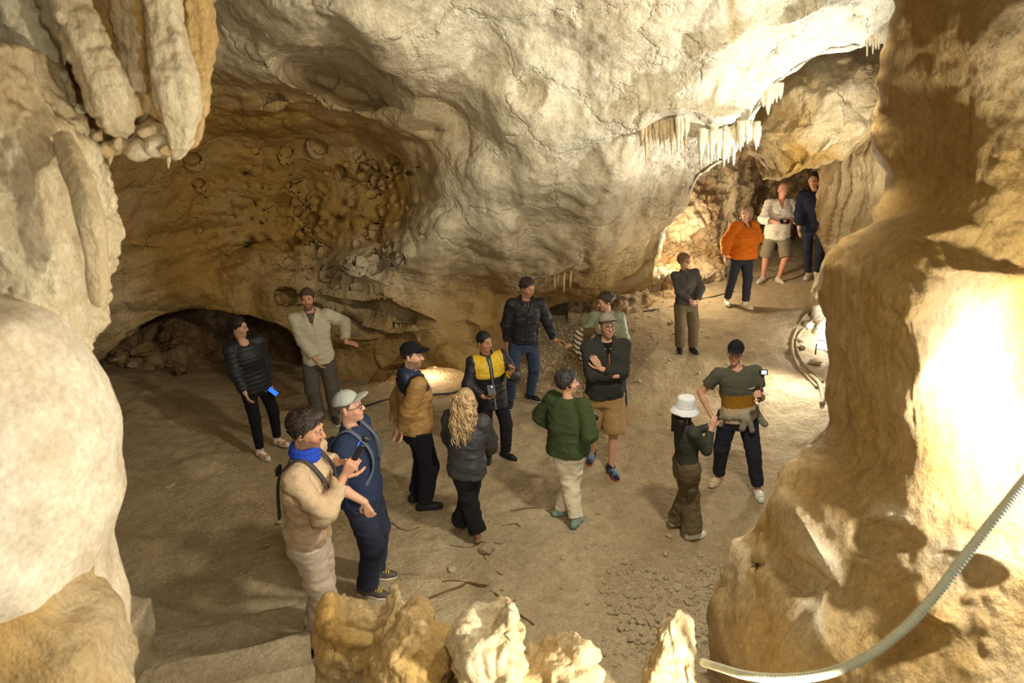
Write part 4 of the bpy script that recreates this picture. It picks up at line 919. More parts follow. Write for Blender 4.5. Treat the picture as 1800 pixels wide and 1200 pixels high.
        for sd in (-1, 1):
            S_, E, W, d, n, cu, th = A[sd]; gh.F[:] = 9.0
            gh.cone(T(sd*.1, .005, .465), S_+np.array([0, 0, -.005]), .062+ez*.4, .056+ez*.5, .03)
            if sl <= .5:
                tip = S_+(E-S_)*(sl*2); ax = nrmz(E-S_); gh.cone(S_, tip+ax*.05, .058+ez*.6, .056+ez*.8, .025)
            else:
                tip = E+(W-E)*((sl-.5)*2); ax = nrmz(W-E); gh.cone(S_, E, .056+ez*.6, .048+ez*.8, .03); gh.cone(E, tip+ax*.03, .048+ez*.8, .036+ez*top.get('cuffw', .5), .025)
            X_, Y_, Z_ = gh.ax[0][:, None, None], gh.ax[1][None, :, None], gh.ax[2][None, None, :]
            dpl = (X_-tip[0])*ax[0]+(Y_-tip[1])*ax[1]+(Z_-tip[2])*ax[2]
            dl = np.sqrt((X_-tip[0])**2+(Y_-tip[1])**2+(Z_-tip[2])**2)
            ga.F = np.minimum(ga.F, np.where((dl < .14+ez), np.maximum(gh.F, dpl), gh.F)).astype(np.float32)
        g.F = _smin(g.F, ga.F, .014).astype(np.float32)
        if top.get('hood'):
            g.ell(T(0, .085, .50), (.125, .055, .085), RT, .03); g.cone(T(-.085, .03, .545), T(-.05, -.075, .50), .03, .022, .02); g.cone(T(.085, .03, .545), T(.05, -.075, .50), .03, .022, .02)
        if top.get('collar'):
            hgt_ = top['collar']; g.loft(hip, RT, [(.50, .085, .085, 0, .008), (.54, .075, .077, 0, .010), (.54+hgt_, .072, .075, 0, .006)], .015)
        g.wobble(top.get('fold', .008), 8, 3+len(key), (1, 1, 1.2)); g.wobble(top.get('fold', .008)*.7, 19, 6+len(key), (.7, .7, 1.5))
        if top.get('quilt'):
            zz = (g.ax[0][:, None, None]-hip[0])*zt[0]+(g.ax[1][None, :, None]-hip[1])*zt[1]+(g.ax[2][None, None, :]-hip[2])*zt[2]
            g.F = (g.F-.006*np.abs(np.sin(zz*math.pi/.055))).astype(np.float32)
        # neck opening
        nk = top.get('neck', 'crew'); nr = .062 if not fem else .056
        g.cone(T(0, .005, .50 if not top.get('collar') else .54), T(0, -.03, .72), nr, nr+.012, .006, 'sub')
        if nk == 'v': g.cone(T(0, -.13, .40), T(0, -.06, .55), .012, .055, .006, 'sub')
        if nk == 'open': g.cone(T(0, -.14, .30), T(0, -.06, .55), .018, .06, .006, 'sub')
        if nk == 'scoop': g.ell(T(0, -.07, .53), (.062, .08, .05), RT, .006, 'sub')
        cf = top.get('colfn')
        tp = sdf_part(top.get('name', 'jacket'), g, {'knit': M_knit, 'shell': M_shell, 'denim': M_denim}[top.get('mat', 'knit')], root, tc_, (lambda V, c: cf((V-hip)@RT, V, c, A)) if cf else None)
        dp = lambda z: -(np.interp(z, [s_[0] for s_ in st], [s_[2] for s_ in st]))
        if top.get('zip'):
            zc, z0_, z1_ = top['zip']; v, f = poly_tube([T(.0, dp(z)-.004-e_*.4, z) for z in np.linspace(z0_, z1_, 14)], .0065, 6); solid('zip', (v, f), M_shell, tp, zc)
        if top.get('strings'):
            sc_ = top['strings']
            for sd in (-1, 1): v, f = poly_tube([T(sd*.035, dp(.47)+.005, .47), T(sd*.04, dp(.4)-.012, .40), T(sd*.035, dp(.34)-.012, .32)], .0045, 6); solid('drawstring', (v, f), M_knit, tp, sc_)
        if top.get('under'):
            gg = SDF(T(-.2, -.25, .25), T(.2, .25, .6), .009) if False else SDF(np.minimum(T(-.2, -.25, .25), T(.2, .25, .62))-.1, np.maximum(T(-.2, -.25, .25), T(.2, .25, .62))+.1, .01)
            gg.loft(hip, RT, [(.25, .14, .105, 0, 0), (.43, .15, .10, 0, 0), (.5, .105, .075, 0, .008), (.535, .066, .066, 0, .01)], .01); sdf_part('undershirt', gg, M_knit, root, top['under'])
        if nk == 'v' and top.get('trim') is not None:
            v, f = poly_tube([T(-.066, .0, .55), T(-.058, -.075, .525), T(-.03, -.118, .455), T(0, -.135, .405), T(.03, -.118, .455), T(.058, -.075, .525), T(.066, .0, .55)], .009, 6); solid('neckband', (v, f), M_knit, tp, top['trim'])
    # ---------------- shoes
    if shoes:
        kd = shoes.get('kind', 'sneaker')
        for sd in (-1, 1):
            h, kn, a, fd = legs[sd]; up = np.array([0, 0, 1.]); z0a = a[2]-.085; b0 = np.array([a[0], a[1], z0a]); sdv = np.cross(up, fd)
            col = shoes['col'] if not isinstance(shoes['col'], list) else shoes['col'][0 if sd < 0 else 1]
            g = SDF(b0-.24, b0+np.array([.24, .24, .2]), .0075)
            hl, bl, to = b0-fd*.055+up*.045, b0+fd*.10+up*.036, b0+fd*.155+up*.03
            wd = .046 if kd == 'croc' else .040
            g.cone(hl, bl, .040, wd, .02); g.cone(bl, to, wd, wd*.78, .02)
            if kd in ('sneaker', 'boot'): g.cone(b0+up*.05-fd*.01, b0+up*(.105 if kd == 'sneaker' else .15)-fd*.012, .044, .046 if kd == 'sneaker' else .05, .03); g.cone(b0+up*(.085 if kd == 'sneaker' else .13)-fd*.012, b0+up*.25-fd*.02, .034, .04, .008, 'sub')
            if kd == 'croc': g.cone(b0+up*.075-fd*.03, b0+up*.2-fd*.03, .03, .04, .01, 'sub')
            if kd == 'sandal': g.plane(b0+up*.035, up); 
            g.plane(b0+up*(.022 if kd != 'sandal' else .018), -up)
            accent = shoes.get('accent')
            def shc(V, c):
                if accent is not None:
                    q = (V-b0); t = q@fd; m = (np.abs(np.sin(t*38)) > .75) & (q[:, 2] < .075) | (t < -.06); c[m] = accent
                return c
            sh = sdf_part('shoe' if kd != 'sandal' else 'sandal', g, M_shoe, root, col, shc)
            g = SDF(b0-.24, b0+np.array([.24, .24, .1]), .0075)
            for p, q, r0, r1 in ((hl, bl, .044, wd+.005), (bl, to, wd+.005, wd*.85)): g.cone(p, q, r0, r1, .02)
            g.plane(b0+up*.026, up); g.plane(b0+up*.0, -up)
            sdf_part('sole', g, M_sole, sh, shoes.get('sole', (.7, .68, .62)))
            if kd in ('sneaker', 'boot') and shoes.get('lace') is not None:
                for t in (.055, .075, .095, .115): v, f = poly_tube([b0+fd*t+sdv*q+up*(.086-(t-.055)*.14-.010*(abs(q)/.024)**2) for q in (-.024, -.012, 0, .012, .024)], .0042, 6); solid('lace', (v, f), M_sole, sh, shoes['lace'])
            if kd == 'croc':
                for t in (.05, .085, .12, .15):
                    for q in (-.024, -.008, .008, .024):
                        hgt_ = .036+math.sqrt(max(wd*wd-q*q, 0))*(1 if t < .11 else .86)-(t > .11)*.004-(t > .14)*.004
                        v, f = uvsph(b0+fd*(t+(.008 if abs(q) < .01 else 0))+sdv*q+up*hgt_, (.0055, .0055, .0035), None, 8, 5); solid('vent_hole', (v, f), M_sole, sh, (.12, .1, .08))
    # ---------------- hair
    if hair and hair.get('kind') != 'bald':
        hk = hair['kind']; hcol = np.array(hair['col']); vol = hair.get('vol', .010)
        g = SDF(hc-.3, hc+.3, min(voxel, .0075))
        g.ell(Hd(0, .016, .034), (.074+vol, .092+vol, .088+vol), RH, 0)
        if hair.get('quiff'): g.ell(Hd(0, -.055, .105), (.05, .04, .03), RH, .03)
        if hair.get('fringe'): g.ell(Hd(.01, -.07, .07), (.065, .03, .035), RH, .03)
        fz = hair.get('line', .05)
        g.wobble(hair.get('rough', .006), 28, 4, (1, 1, .6))
        if hk in ('short', 'updo', 'bun'):
            g.plane(Hd(0, -.052, fz), RH@np.array([0, -.78, -.62])); g.plane(Hd(0, .05, -.085 if hk != 'short' else -.075), RH@np.array([0, -.3, -1.]))
        if hk == 'bun' or hk == 'updo':
            g.ell(Hd(0, .115 if hk == 'bun' else .10, .02 if hk == 'bun' else -.03), (.05, .045, .048), RH, .02)
        if hk == 'bob':
            for sd in (-1, 1): g.cone(Hd(sd*.075, .02, .02), Hd(sd*.078, .0, -.085), .032, .024, .03)
            g.cone(Hd(0, .085, 0), Hd(0, .08, -.1), .06, .045, .03)
            g.ell(Hd(0, -.085, -.04), (.064, .07, .105), RH, .01, 'sub')
        if hk == 'long':
            for sd in (-1, 0, 1):
                g.cone(Hd(sd*.045, .045, -.04), Hd(sd*.07, .085, -.13), .038, .046, .03); g.cone(Hd(sd*.075, .09, -.12), Hd(sd*.085+.0, .12, -.34), .048, .022, .03)
            g.cone(Hd(-.082, .0, -.02), Hd(-.09, -.01, -.24), .022, .014, .02); g.cone(Hd(.082, .0, -.02), Hd(.09, -.01, -.24), .022, .014, .02)
            g.ell(Hd(0, -.09, -.03), (.064, .075, .1), RH, .01, 'sub')
        hobj = sdf_part('hair', g, M_hair, root, hcol)
        if hk != 'curls':
            rr = random.Random(len(key)+9); parts = []; ea = np.array([.074+vol, .092+vol, .088+vol])
            while len(parts) < 170:
                u = nrmz([rr.gauss(0, 1), rr.gauss(0, 1), rr.gauss(.4, 1)]); p0 = u*ea*.985+np.array([0, .016, .034])
                if hk in ('short', 'updo', 'bun') and (-.78*(p0[1]+.056)-.62*(p0[2]-fz+.004) > 0 or p0[2] < -.075): continue
                if hk in ('bob', 'long') and p0[1] < -.03 and p0[2] < .05: continue
                fl_ = np.array([.25*np.sign(u[0])+rr.gauss(0, .25), .75, -.55 if u[2] < .8 else 0]) if not hair.get('fringe') else np.array([rr.gauss(0, .4), .4*np.sign(u[1]), -.8])
                fl_ = nrmz(fl_-u*(fl_@u)); L = rr.uniform(.025, .05); pl = []
                for t in np.linspace(0, 1, 6):
                    q = p0-np.array([0, .016, .034])+fl_*L*t; q = q/np.sqrt(((q/ea)**2).sum())*(1+.05*math.sin(t*3.1)*rr.uniform(.3, 1)+.015); pl.append(Hd(*(q+np.array([0, .016, .034]))))
                parts.append(poly_tube(pl, [.004, .0055, .0055, .005, .004, .0015], 5))
            v, f = join(parts); cc = np.repeat(np.array([hcol*rr.uniform(.6, 1.5) for _ in parts]), len(parts[0][0]), 0)
            if not hat: mesh_obj('hair_tufts', v, f, M_hair, hobj, cols=np.clip(cc, 0, 1))
        if hk == 'curls' or hair.get('strands'):
            rr = random.Random(4); parts = []
            for i in range(150):
                a = rr.uniform(-2.0, 2.0); zc = rr.uniform(-.02, .1); rad = math.sqrt(max(0, 1-((zc-.034)/.1)**2))
                p0 = np.array([math.sin(a)*.084*rad, .016+math.cos(a)*.1*rad, zc]); L = rr.uniform(.30, .46); ph = rr.uniform(0, 6.3); fq = rr.uniform(38, 60); am = rr.uniform(.010, .02); pl = []
                for t in np.linspace(0, 1, 30):
                    out = 1+.62*math.sin(min(t*1.9, 1.57)); z = zc-L*t**1.15+.03*math.sin(t*3.1)
                    q = np.array([p0[0]*out+hair.get('swing', 0)*t*t, p0[1]*(1+.3*math.sin(min(t*2, 1.57)))+.03*t, z])+am*min(1, t*4)*np.array([math.cos(ph+fq*L*t), math.sin(ph+fq*L*t), .3*math.sin(ph*2+fq*L*t)])
                    pl.append(Hd(*q))
                parts.append(poly_tube(pl, np.interp(np.linspace(0, 1, 30), [0, .2, .8, 1], [.009, .012, .010, .003]), 5))
            v, f = join(parts); cc = np.repeat(np.array([hcol*rr.uniform(.55, 1.5) for _ in range(150)]), len(parts[0][0]), 0)
            mesh_obj('curls', v, f, M_hair, hobj, cols=np.clip(cc, 0, 1))
    # ---------------- hats
    if hat:
        kd = hat['kind']; hcl = np.array(hat['col']); tl = rotx(math.radians(hat.get('tilt', 0))); RC = RH@tl; C0 = Hd(0, .012, .034)
        g = SDF(hc-.28, hc+.28, .0075)
        if kd == 'cap':
            g.ell(C0, (.088, .106, .104), RC, 0); g.plane(C0+RC@np.array([0, 0, .012]), RC@np.array([0, 0, -1.])); g.wobble(.003, 20)
            cp = sdf_part('cap', g, M_hat, root, hcl)
            sg = 1 if hat.get('back') else -1
            g = SDF(hc-.28, hc+.28, .006); bc = C0+RC@np.array([0, sg*.105, .012]); RB = RC@rotx(math.radians(-sg*-12))
            g.ell(bc, (.074, .085, .030), RB, 0); g.ell(bc+RB@np.array([0, 0, -.016]), (.09, .1, .032), RB, .002, 'sub'); g.ell(C0, (.08, .098, .12), RC, .002, 'sub')
            sdf_part('brim', g, M_hat, cp, hat.get('brim', hcl))
            v, f = uvsph(C0+RC@np.array([0, 0, .104]), (.008, .008, .005), RC, 8, 6); solid('button', (v, f), M_hat, cp, hcl)
        else:
            g.loft(C0, RC, [(-.075, .150, .165, 0, 0), (-.05, .135, .150, 0, 0), (-.01, .102, .118, 0, 0), (.05, .092, .108, 0, 0), (.095, .085, .10, 0, 0), (.115, .07, .085, 0, 0)], 0)
            g.loft(C0, RC, [(-.11, .155, .17, 0, 0), (-.06, .130, .146, 0, 0), (-.02, .090, .106, 0, 0), (.0, .086, .10, 0, 0)], .002, 'sub')
            g.wobble(.004, 14)
            cp = sdf_part('bucket_hat', g, M_hat, root, hcl)
            v, f = poly_tube([C0+RC@np.array([.099*math.cos(t), .115*math.sin(t), .0]) for t in np.linspace(0, 6.2832, 40)], .0035, 6); solid('hat_seam', (v, f), M_hat, cp, hcl*.9)
    if glasses:
        pr = []
        for sd in (-1, 1):
            pr.append(poly_tube([Hd(sd*.032+.024*math.cos(t), -.098+.10*abs(.024*math.cos(t)+.0)**1*(.4), .0+.019*math.sin(t)) for t in np.linspace(0, 6.2832, 24)], .0028, 6))
            pr.append(poly_tube([Hd(sd*.056, -.094, .006), Hd(sd*.074, -.05, .006), Hd(sd*.078, .01, .002)], .0026, 6))
        pr.append(poly_tube([Hd(-.009, -.1, .004), Hd(0, -.103, .006), Hd(.009, -.1, .004)], .0026, 6))
        v, f = join(pr); mesh_obj('glasses', v, f, M_glassfr, root, cols=np.zeros((len(v), 3)))
    info = dict(root=root, T=T, Hd=Hd, A=A, RT=RT, RH=RH, LP=LP, s=s, base=base, z0=z0, legs=legs, hip=hip, hc=hc, face=face)
    info['world'] = lambda p: np.array([base[0], base[1], z0])+rotz(math.radians(face))@(np.asarray(p)*s)
    PEOPLE[key] = info
    return info
# ------------------------------------------------------------------ the visitors
BLK = rgb(34, 33, 36); NAVY = rgb(44, 54, 78)
def W(px, py, dy=0.0): return lambda LP: LP(px, py, dy)
FW, LT, UP = np.array([0, -1., 0]), np.array([1., 0, 0]), np.array([0, 0, 1.])

person('puffer', 'person in a black quilted jacket and leggings holding a glowing blue phone', ((459, 803), (489, 781)), (416, 557), 42, 88, 4,
       arms=({'w': W(437, 708, -.27), 'pole': (-.6, .6, 0), 'curl': .7}, {'w': W(468, 672, .05), 'pole': (.5, .7, -.2), 'curl': .9, 'd': (.3, -.5, -.8), 'n': (-.3, -.8, .5)}), fem=True,
       toes=(-10, 25), top=dict(col=BLK, ease=.034, hem=-.10, mat='shell', quilt=True, neck='scoop', fold=.006), low=dict(col=rgb(30, 29, 32), ease=.008, mat='knit', fold=.003, len=.9),
       shoes=dict(col=rgb(214, 206, 190), accent=rgb(196, 120, 70), sole=rgb(226, 220, 206), lace=rgb(230, 226, 215)), hair=dict(kind='updo', col=rgb(44, 32, 26), vol=.014))
person('hoodie', 'person in a pale grey hoodie and backward cap resting a hand on the rock', ((563, 742), (590, 740)), (538, 505), 14, 12, -4, skin=SKIN_D,
       arms=({'w': W(563, 648, -.2), 'pole': (-1, .3, 0), 'curl': .6}, {'w': W(608, 602, .12), 'pole': (.6, .3, -.8), 'curl': .5, 'd': (1, -.1, -.2), 'n': (0, .3, -1)}),
       top=dict(col=rgb(186, 176, 150), ease=.04, hem=-.10, hood=True, neck='v', fold=.012, name='hoodie', strings=rgb(212, 204, 186), under=rgb(90, 78, 66)), low=dict(col=rgb(84, 78, 70), ease=.03), shoes=dict(col=rgb(60, 54, 48)),
       hair=dict(kind='short', col=rgb(66, 48, 36), line=.045), hat=dict(kind='cap', col=rgb(84, 64, 50), back=True, tilt=-8), beard=(rgb(86, 64, 50), .75))
person('beige', 'person in a beige sweater, blue neck gaiter and harness filming with a small camera', ((556, 1148), (553, 1122)), (535, 722), 88, 86, 8, voxel=.006, skin=SKIN_D,
       arms=({'w': W(604, 838, -.06), 'pole': (-.5, .3, -1), 'curl': 1.15, 'd': (.1, -.55, .85), 'n': (.9, -.25, .2)}, {'w': W(594, 812, .28), 'pole': (.6, .2, -.8), 'curl': .9, 'd': (-.25, -.9, .25), 'n': (-.6, -.2, -.5)}),
       top=dict(col=rgb(190, 164, 130), ease=.024, hem=-.07, hemw=-.012, fold=.017, name='sweater', collar=.02),
       low=dict(col=rgb(202, 184, 160), ease=.022, mat='knit', len=.92, fold=.012, stack=1), shoes=dict(col=rgb(30, 30, 36), sole=rgb(40, 40, 44)), hair=dict(kind='short', col=rgb(52, 40, 32), quiff=True, vol=.014), beard=(rgb(70, 52, 42), .55), toes=(5, 5))
person('navy', 'person in navy with a pale cap and glasses gazing up, yellow shoelaces', ((648, 1046), (660, 1016)), (610, 684), 84, 88, -10, voxel=.006,
       arms=({'w': W(641, 882, -.36), 'pole': (-.7, .7, 0), 'curl': .6, 'd': (.0, -.3, -1), 'n': (.8, 0, 0)}, None), heavy=.012,
       top=dict(col=NAVY, ease=.036, hem=-.07, sleeve=.62, hood=False, collar=.035, mat='knit', fold=.010, name='pullover', cuffw=1.0), low=dict(col=rgb(46, 50, 66), ease=.036, len=.93, fold=.010, stack=1), toes=(8, 8),
       shoes=dict(col=rgb(84, 74, 64), sole=rgb(228, 220, 200), lace=rgb(226, 206, 50)), hair=dict(kind='short', col=rgb(96, 82, 70), vol=.004), hat=dict(kind='cap', col=rgb(170, 172, 160), tilt=-6), glasses=True, beard=(rgb(120, 96, 80), .25))
person('tan', 'person in a tan jacket with black shoulders and a black cap, hands behind back', ((747, 896), (733, 880)), (722, 599), 112, 82, 2,
       arms=({'w': (-.05, .17, .86), 'pole': (-.9, .5, 0), 'curl': .5, 'd': (.5, .1, -.8), 'n': (0, 1, 0)}, {'w': (.06, .20, .89), 'pole': (.9, .5, 0), 'curl': .5, 'd': (-.6, .1, -.7), 'n': (0, 1, 0)}),
       top=dict(col=rgb(152, 116, 66), ease=.05, hem=-.06, mat='shell', fold=.012, hood=True, collar=.05,
                colfn=lambda q, V, c, A: np.where((q[:, 2] > .475)[:, None] & (np.abs(q[:, 0]) < .16)[:, None], np.array(rgb(40, 46, 66)), np.where(((q[:, 2] > .385) & (np.abs(q[:, 0]) < .195))[:, None], np.array(rgb(28, 28, 32)), c))),
       low=dict(col=rgb(30, 30, 36), ease=.034, len=.95), shoes=dict(col=rgb(26, 26, 28), sole=rgb(34, 34, 36), kind='sneaker'), hair=dict(kind='short', col=rgb(52, 40, 32), vol=.005), hat=dict(kind='cap', col=rgb(26, 26, 30)), beard=(rgb(70, 52, 42), .6), toes=(8, 5))
person('yellow', 'person in a black and yellow jacket raising one hand while holding a device', ((858, 808), (889, 804)), (851, 584), 18, 48, 2, skin=rgb(176, 126, 92),
       arms=({'w': W(851, 698, -.24), 'pole': (-.9, .4, -.4), 'curl': .6, 'd': (.75, -.65, .1), 'n': (.2, -.2, 1)}, {'w': W(897, 655, -.22), 'pole': (.6, .3, -.9), 'curl': 1.3, 'd': (.3, -.3, 1), 'n': (-.8, -.3, 0)}),
       top=dict(col=rgb(32, 32, 36), ease=.04, hem=-.17, mat='shell', collar=.04, neck='crew', zip=(rgb(150, 146, 140), -.15, .5), fold=.012,
                colfn=lambda q, V, c, A: np.where(((q[:, 2] > .27+.25*np.clip(np.abs(q[:, 0])-.12, 0, 1)) & (q[:, 2] < .62) & (np.abs(q[:, 0]) < .182) & ((np.abs(q[:, 0]) > .024+.1*np.clip(q[:, 2]-.42, 0, 1)) | (q[:, 1] > 0)) & ~((q[:, 2] > .54) & (np.abs(q[:, 0]) < .085)))[:, None], np.array(rgb(212, 176, 42)), c)),
       low=dict(col=rgb(30, 29, 32), ease=.024, len=.95), shoes=dict(col=rgb(24, 24, 26), sole=rgb(26, 26, 28)), hair=dict(kind='short', col=rgb(36, 32, 30), vol=.005), toes=(15, 35))
person('curly', 'person with long curly blonde hair and a charcoal jacket seen from behind', ((808, 932), (840, 948)), (818, 684), 166, 158, 4,
       arms=({'w': W(866, 800, .2), 'pole': (-.9, .4, -.4), 'd': (.6, -.8, 0)}, {'w': W(800, 800, .25), 'pole': (.9, .4, -.4), 'd': (-.6, -.8, 0)}), fem=True,
       top=dict(col=rgb(58, 57, 58), ease=.055, hem=-.16, mat='shell', fold=.014, hood=False, collar=.03), low=dict(col=rgb(34, 33, 36), ease=.036, flare=.015, len=.95, fold=.012), shoes=dict(col=rgb(150, 110, 80), kind='sandal', sole=rgb(110, 80, 60)),
       hair=dict(kind='curls', col=rgb(190, 160, 114), vol=.016, line=.03, swing=.0), toes=(15, 20))
person('blackjacket', 'person in a black zip jacket and blue jeans reaching out a hand', ((897, 712), (932, 702)), (927, 489), 12, 50, 16, skin=SKIN_D,
       arms=({'w': W(888, 625, -.05), 'pole': (-.8, .5, 0)}, {'w': W(978, 603, .0), 'pole': (.5, .5, -.6), 'curl': .8, 'd': (1, -.2, -.1), 'n': (0, -.6, -.7)}),
       top=dict(col=rgb(36, 34, 36), ease=.042, hem=-.03, mat='shell', hood=True, neck='v', under=rgb(62, 62, 60), zip=(rgb(20, 20, 20), -.02, .40), fold=.012), low=dict(col=rgb(60, 72, 96), ease=.02, len=.95), shoes=dict(col=rgb(34, 34, 40), sole=rgb(190, 186, 180)),
       hair=dict(kind='short', col=rgb(62, 52, 46), vol=.012, line=.055), beard=(rgb(110, 94, 82), .5), toes=(12, 40))
person('sage', 'person in a sage green jacket looking down behind the person with crossed arms', ((1062, 724), (1096, 722)), (1064, 514), -28, -72, 14, fem=True,
       arms=({'w': W(1010, 606, -.12), 'pole': (-.4, .3, -1), 'curl': .9, 'd': (-.7, -.6, 0), 'n': (0, .3, -1)}, {'w': W(1098, 640, -.1), 'pole': (.9, .5, 0)}),
       top=dict(col=rgb(140, 146, 118), ease=.04, hem=-.12, mat='shell', neck='open', under=rgb(30, 28, 28), collar=.02), low=dict(col=rgb(46, 50, 62), ease=.015), shoes=dict(col=rgb(120, 78, 48), kind='boot', sole=rgb(90, 62, 42)),
       hair=dict(kind='bun', col=rgb(78, 60, 46), vol=.014, rough=.01))
person('shorts', 'person in a grey cap, charcoal hoodie and khaki shorts with arms crossed', ((1040, 806), (1074, 832)), (1068, 549), 6, 14, -8,
       arms=({'w': (.06, -.225, 1.165), 'pole': (-.9, .1, -.6), 'curl': .5, 'd': (.85, .5, .1), 'n': (0, 1, .2)}, {'w': (-.11, -.215, 1.245), 'pole': (.9, .1, -.6), 'curl': .35, 'd': (-.55, .1, .85), 'n': (.2, 1, 0)}), heavy=.018,
       top=dict(col=rgb(58, 56, 50), ease=.036, hem=-.07, hood=True, neck='v', zip=(rgb(206, 104, 40), .24, .44), under=rgb(28, 28, 30), name='hoodie', fold=.010), low=dict(col=rgb(172, 138, 92), ease=.046, cut=.035, name='shorts', fold=.008, pockets=((1, .72, .12), (-1, .72, .12))),
       shoes=dict(col=rgb(38, 42, 62), accent=rgb(70, 90, 120), sole=rgb(206, 92, 48), lace=rgb(140, 190, 210)), hair=dict(kind='short', col=rgb(90, 76, 66), vol=.004), hat=dict(kind='cap', col=rgb(150, 140, 130), tilt=-6), glasses=True, beard=(rgb(140, 104, 82), .5), toes=(20, 10))
person('green', 'person in a dark green sweater and cream trousers with one elbow out', ((984, 906), (1012, 924)), (998, 652), 146, 92, -2, fem=True, heavy=.02,
       arms=({'w': W(1036, 742, .05), 'pole': (-.6, .6, -.8), 'curl': .9, 'd': (-.2, -.7, .7), 'n': (.5, .2, .5)}, {'w': (.17, -.10, 1.02), 'pole': (1, .35, .1), 'curl': .6, 'd': (-.4, -.8, -.3)}),
       top=dict(col=rgb(62, 74, 44), ease=.055, hem=-.08, fold=.012, name='sweater', cuffw=.8), low=dict(col=rgb(218, 206, 178), ease=.036, len=.93, fold=.012), shoes=dict(col=rgb(150, 156, 140), accent=rgb(120, 150, 140), sole=rgb(60, 110, 110)),
       hair=dict(kind='short', col=rgb(62, 56, 54), vol=.02, fringe=True, rough=.010, line=.045), toes=(35, 5))
person('bucket', 'person in a white bucket hat and olive cargo trousers holding up a phone', ((1190, 924), (1216, 946)), (1208, 697), 104, 100, -4, fem=True,
       arms=({'w': W(1250, 752, -.02), 'pole': (-.4, .3, -1), 'curl': .5, 'd': (.1, -.35, .95), 'n': (.9, -.2, .1)}, {'w': W(1252, 748, .16), 'pole': (.5, .3, -.9), 'curl': .6, 'd': (-.1, -.3, .95), 'n': (-.9, -.2, .1)}),
       top=dict(col=rgb(64, 66, 56), ease=.012, hem=.04, fold=.005, name='top'), low=dict(col=rgb(102, 88, 64), ease=.045, flare=.03, len=.95, fold=.014, pockets=((-1, .75, .13),)), shoes=dict(col=rgb(232, 228, 216), kind='croc', sole=rgb(228, 224, 212)),
       hair=dict(kind='long', col=rgb(34, 26, 24), vol=.003, rough=.003), hat=dict(kind='bucket', col=rgb(224, 226, 224), tilt=6), toes=(5, 5))
person('stripe', 'person in a black cap and mustard-striped shirt holding a camera stick', ((1262, 846), (1330, 868)), (1295, 597), -8, -22, 2,
       arms=({'w': W(1249, 728, -.05), 'pole': (-.8, .5, 0), 'curl': .7}, {'w': W(1337, 692, -.28), 'pole': (.35, .5, -1), 'curl': 1.5, 'd': (-.25, -.8, .35), 'n': (-.9, -.2, .0)}), heavy=.012,
       top=dict(col=rgb(86, 86, 70), ease=.022, hem=-.06, sleeve=.30, name='tshirt', fold=.007,
                colfn=lambda q, V, c, A: np.where(((q[:, 2] < .265) & (q[:, 2] >= .125) & (np.abs(q[:, 0]) < .20))[:, None], np.array(rgb(150, 106, 30)), np.where(((q[:, 2] < .125) & (np.abs(q[:, 0]) < .2))[:, None], np.array(rgb(204, 184, 150)), c))),
       low=dict(col=rgb(44, 46, 56), ease=.024, len=.92), shoes=dict(col=[rgb(216, 196, 150), rgb(230, 226, 212)], kind='croc', sole=rgb(222, 210, 184)), hair=dict(kind='short', col=rgb(40, 32, 28), vol=.005), hat=dict(kind='cap', col=rgb(30, 31, 36), tilt=4), toes=(35, 5))
person('boy', 'child in a grey zip jacket and olive trousers with hands clasped', ((1194, 617), (1217, 618)), (1203, 446), 6, 38, -2, scale=None,
       arms=({'w': (-.05, -.17, .98), 'pole': (-.9, .4, -.2), 'curl': .9, 'd': (.9, -.3, -.1), 'n': (0, 1, 0)}, {'w': (.05, -.185, .97), 'pole': (.9, .4, -.2), 'curl': .9, 'd': (-.9, -.3, -.1), 'n': (0, 1, 0)}), fem=True,
       top=dict(col=rgb(84, 80, 74), ease=.03, hem=-.05, collar=.03, zip=(rgb(40, 38, 36), -.05, .5)), low=dict(col=rgb(112, 100, 74), ease=.035, len=.95), shoes=dict(col=rgb(48, 44, 42), sole=rgb(60, 56, 52), kind='boot'), hair=dict(kind='short', col=rgb(140, 104, 66), fringe=True, vol=.014), glasses=True)
person('orange', 'person in a bright orange sweater with a black neckline looking up', ((1277, 534), (1309, 541)), (1314, 362), 18, -38, -10, fem=True, heavy=.035,
       arms=({'w': (-.30, .02, .90), 'pole': (-.8, .5, 0)}, {'w': (.20, .06, .96), 'pole': (1, .2, 0), 'curl': .6, 'd': (-.5, .4, -.6)}),
       top=dict(col=rgb(214, 112, 28), ease=.07, hem=-.05, neck='v', trim=rgb(34, 28, 26), fold=.014, name='sweater'), low=dict(col=rgb(52, 52, 58), ease=.02, len=.9), shoes=dict(col=rgb(222, 212, 188), sole=rgb(226, 218, 198)), hair=dict(kind='bob', col=rgb(150, 126, 92), vol=.012), toes=(25, 10))
person('white', 'bald person in a white long-sleeved shirt and khaki shorts under the hanging rock', ((1340, 496), (1368, 497)), (1378, 321), -6, -6, 0, skin=rgb(204, 146, 118), heavy=.02,
       arms=({'w': (-.07, -.25, 1.12), 'pole': (-1, .3, -.3), 'curl': 1.0, 'd': (.85, -.4, 0), 'n': (0, .5, 1)}, {'w': (.11, -.24, 1.12), 'pole': (1, .3, -.3), 'curl': 1.0, 'd': (-.85, -.4, 0), 'n': (0, .5, 1)}),
       top=dict(col=rgb(216, 206, 182), ease=.045, hem=-.12, neck='v', sleeve=.72, collar=.02, fold=.013, name='shirt', cuffw=1.0), low=dict(col=rgb(128, 116, 92), ease=.035, cut=.02, name='shorts'), shoes=dict(col=rgb(196, 188, 172), sole=rgb(214, 206, 190)), hair=dict(kind='bald', col=rgb(150, 130, 110)), toes=(40, 15))
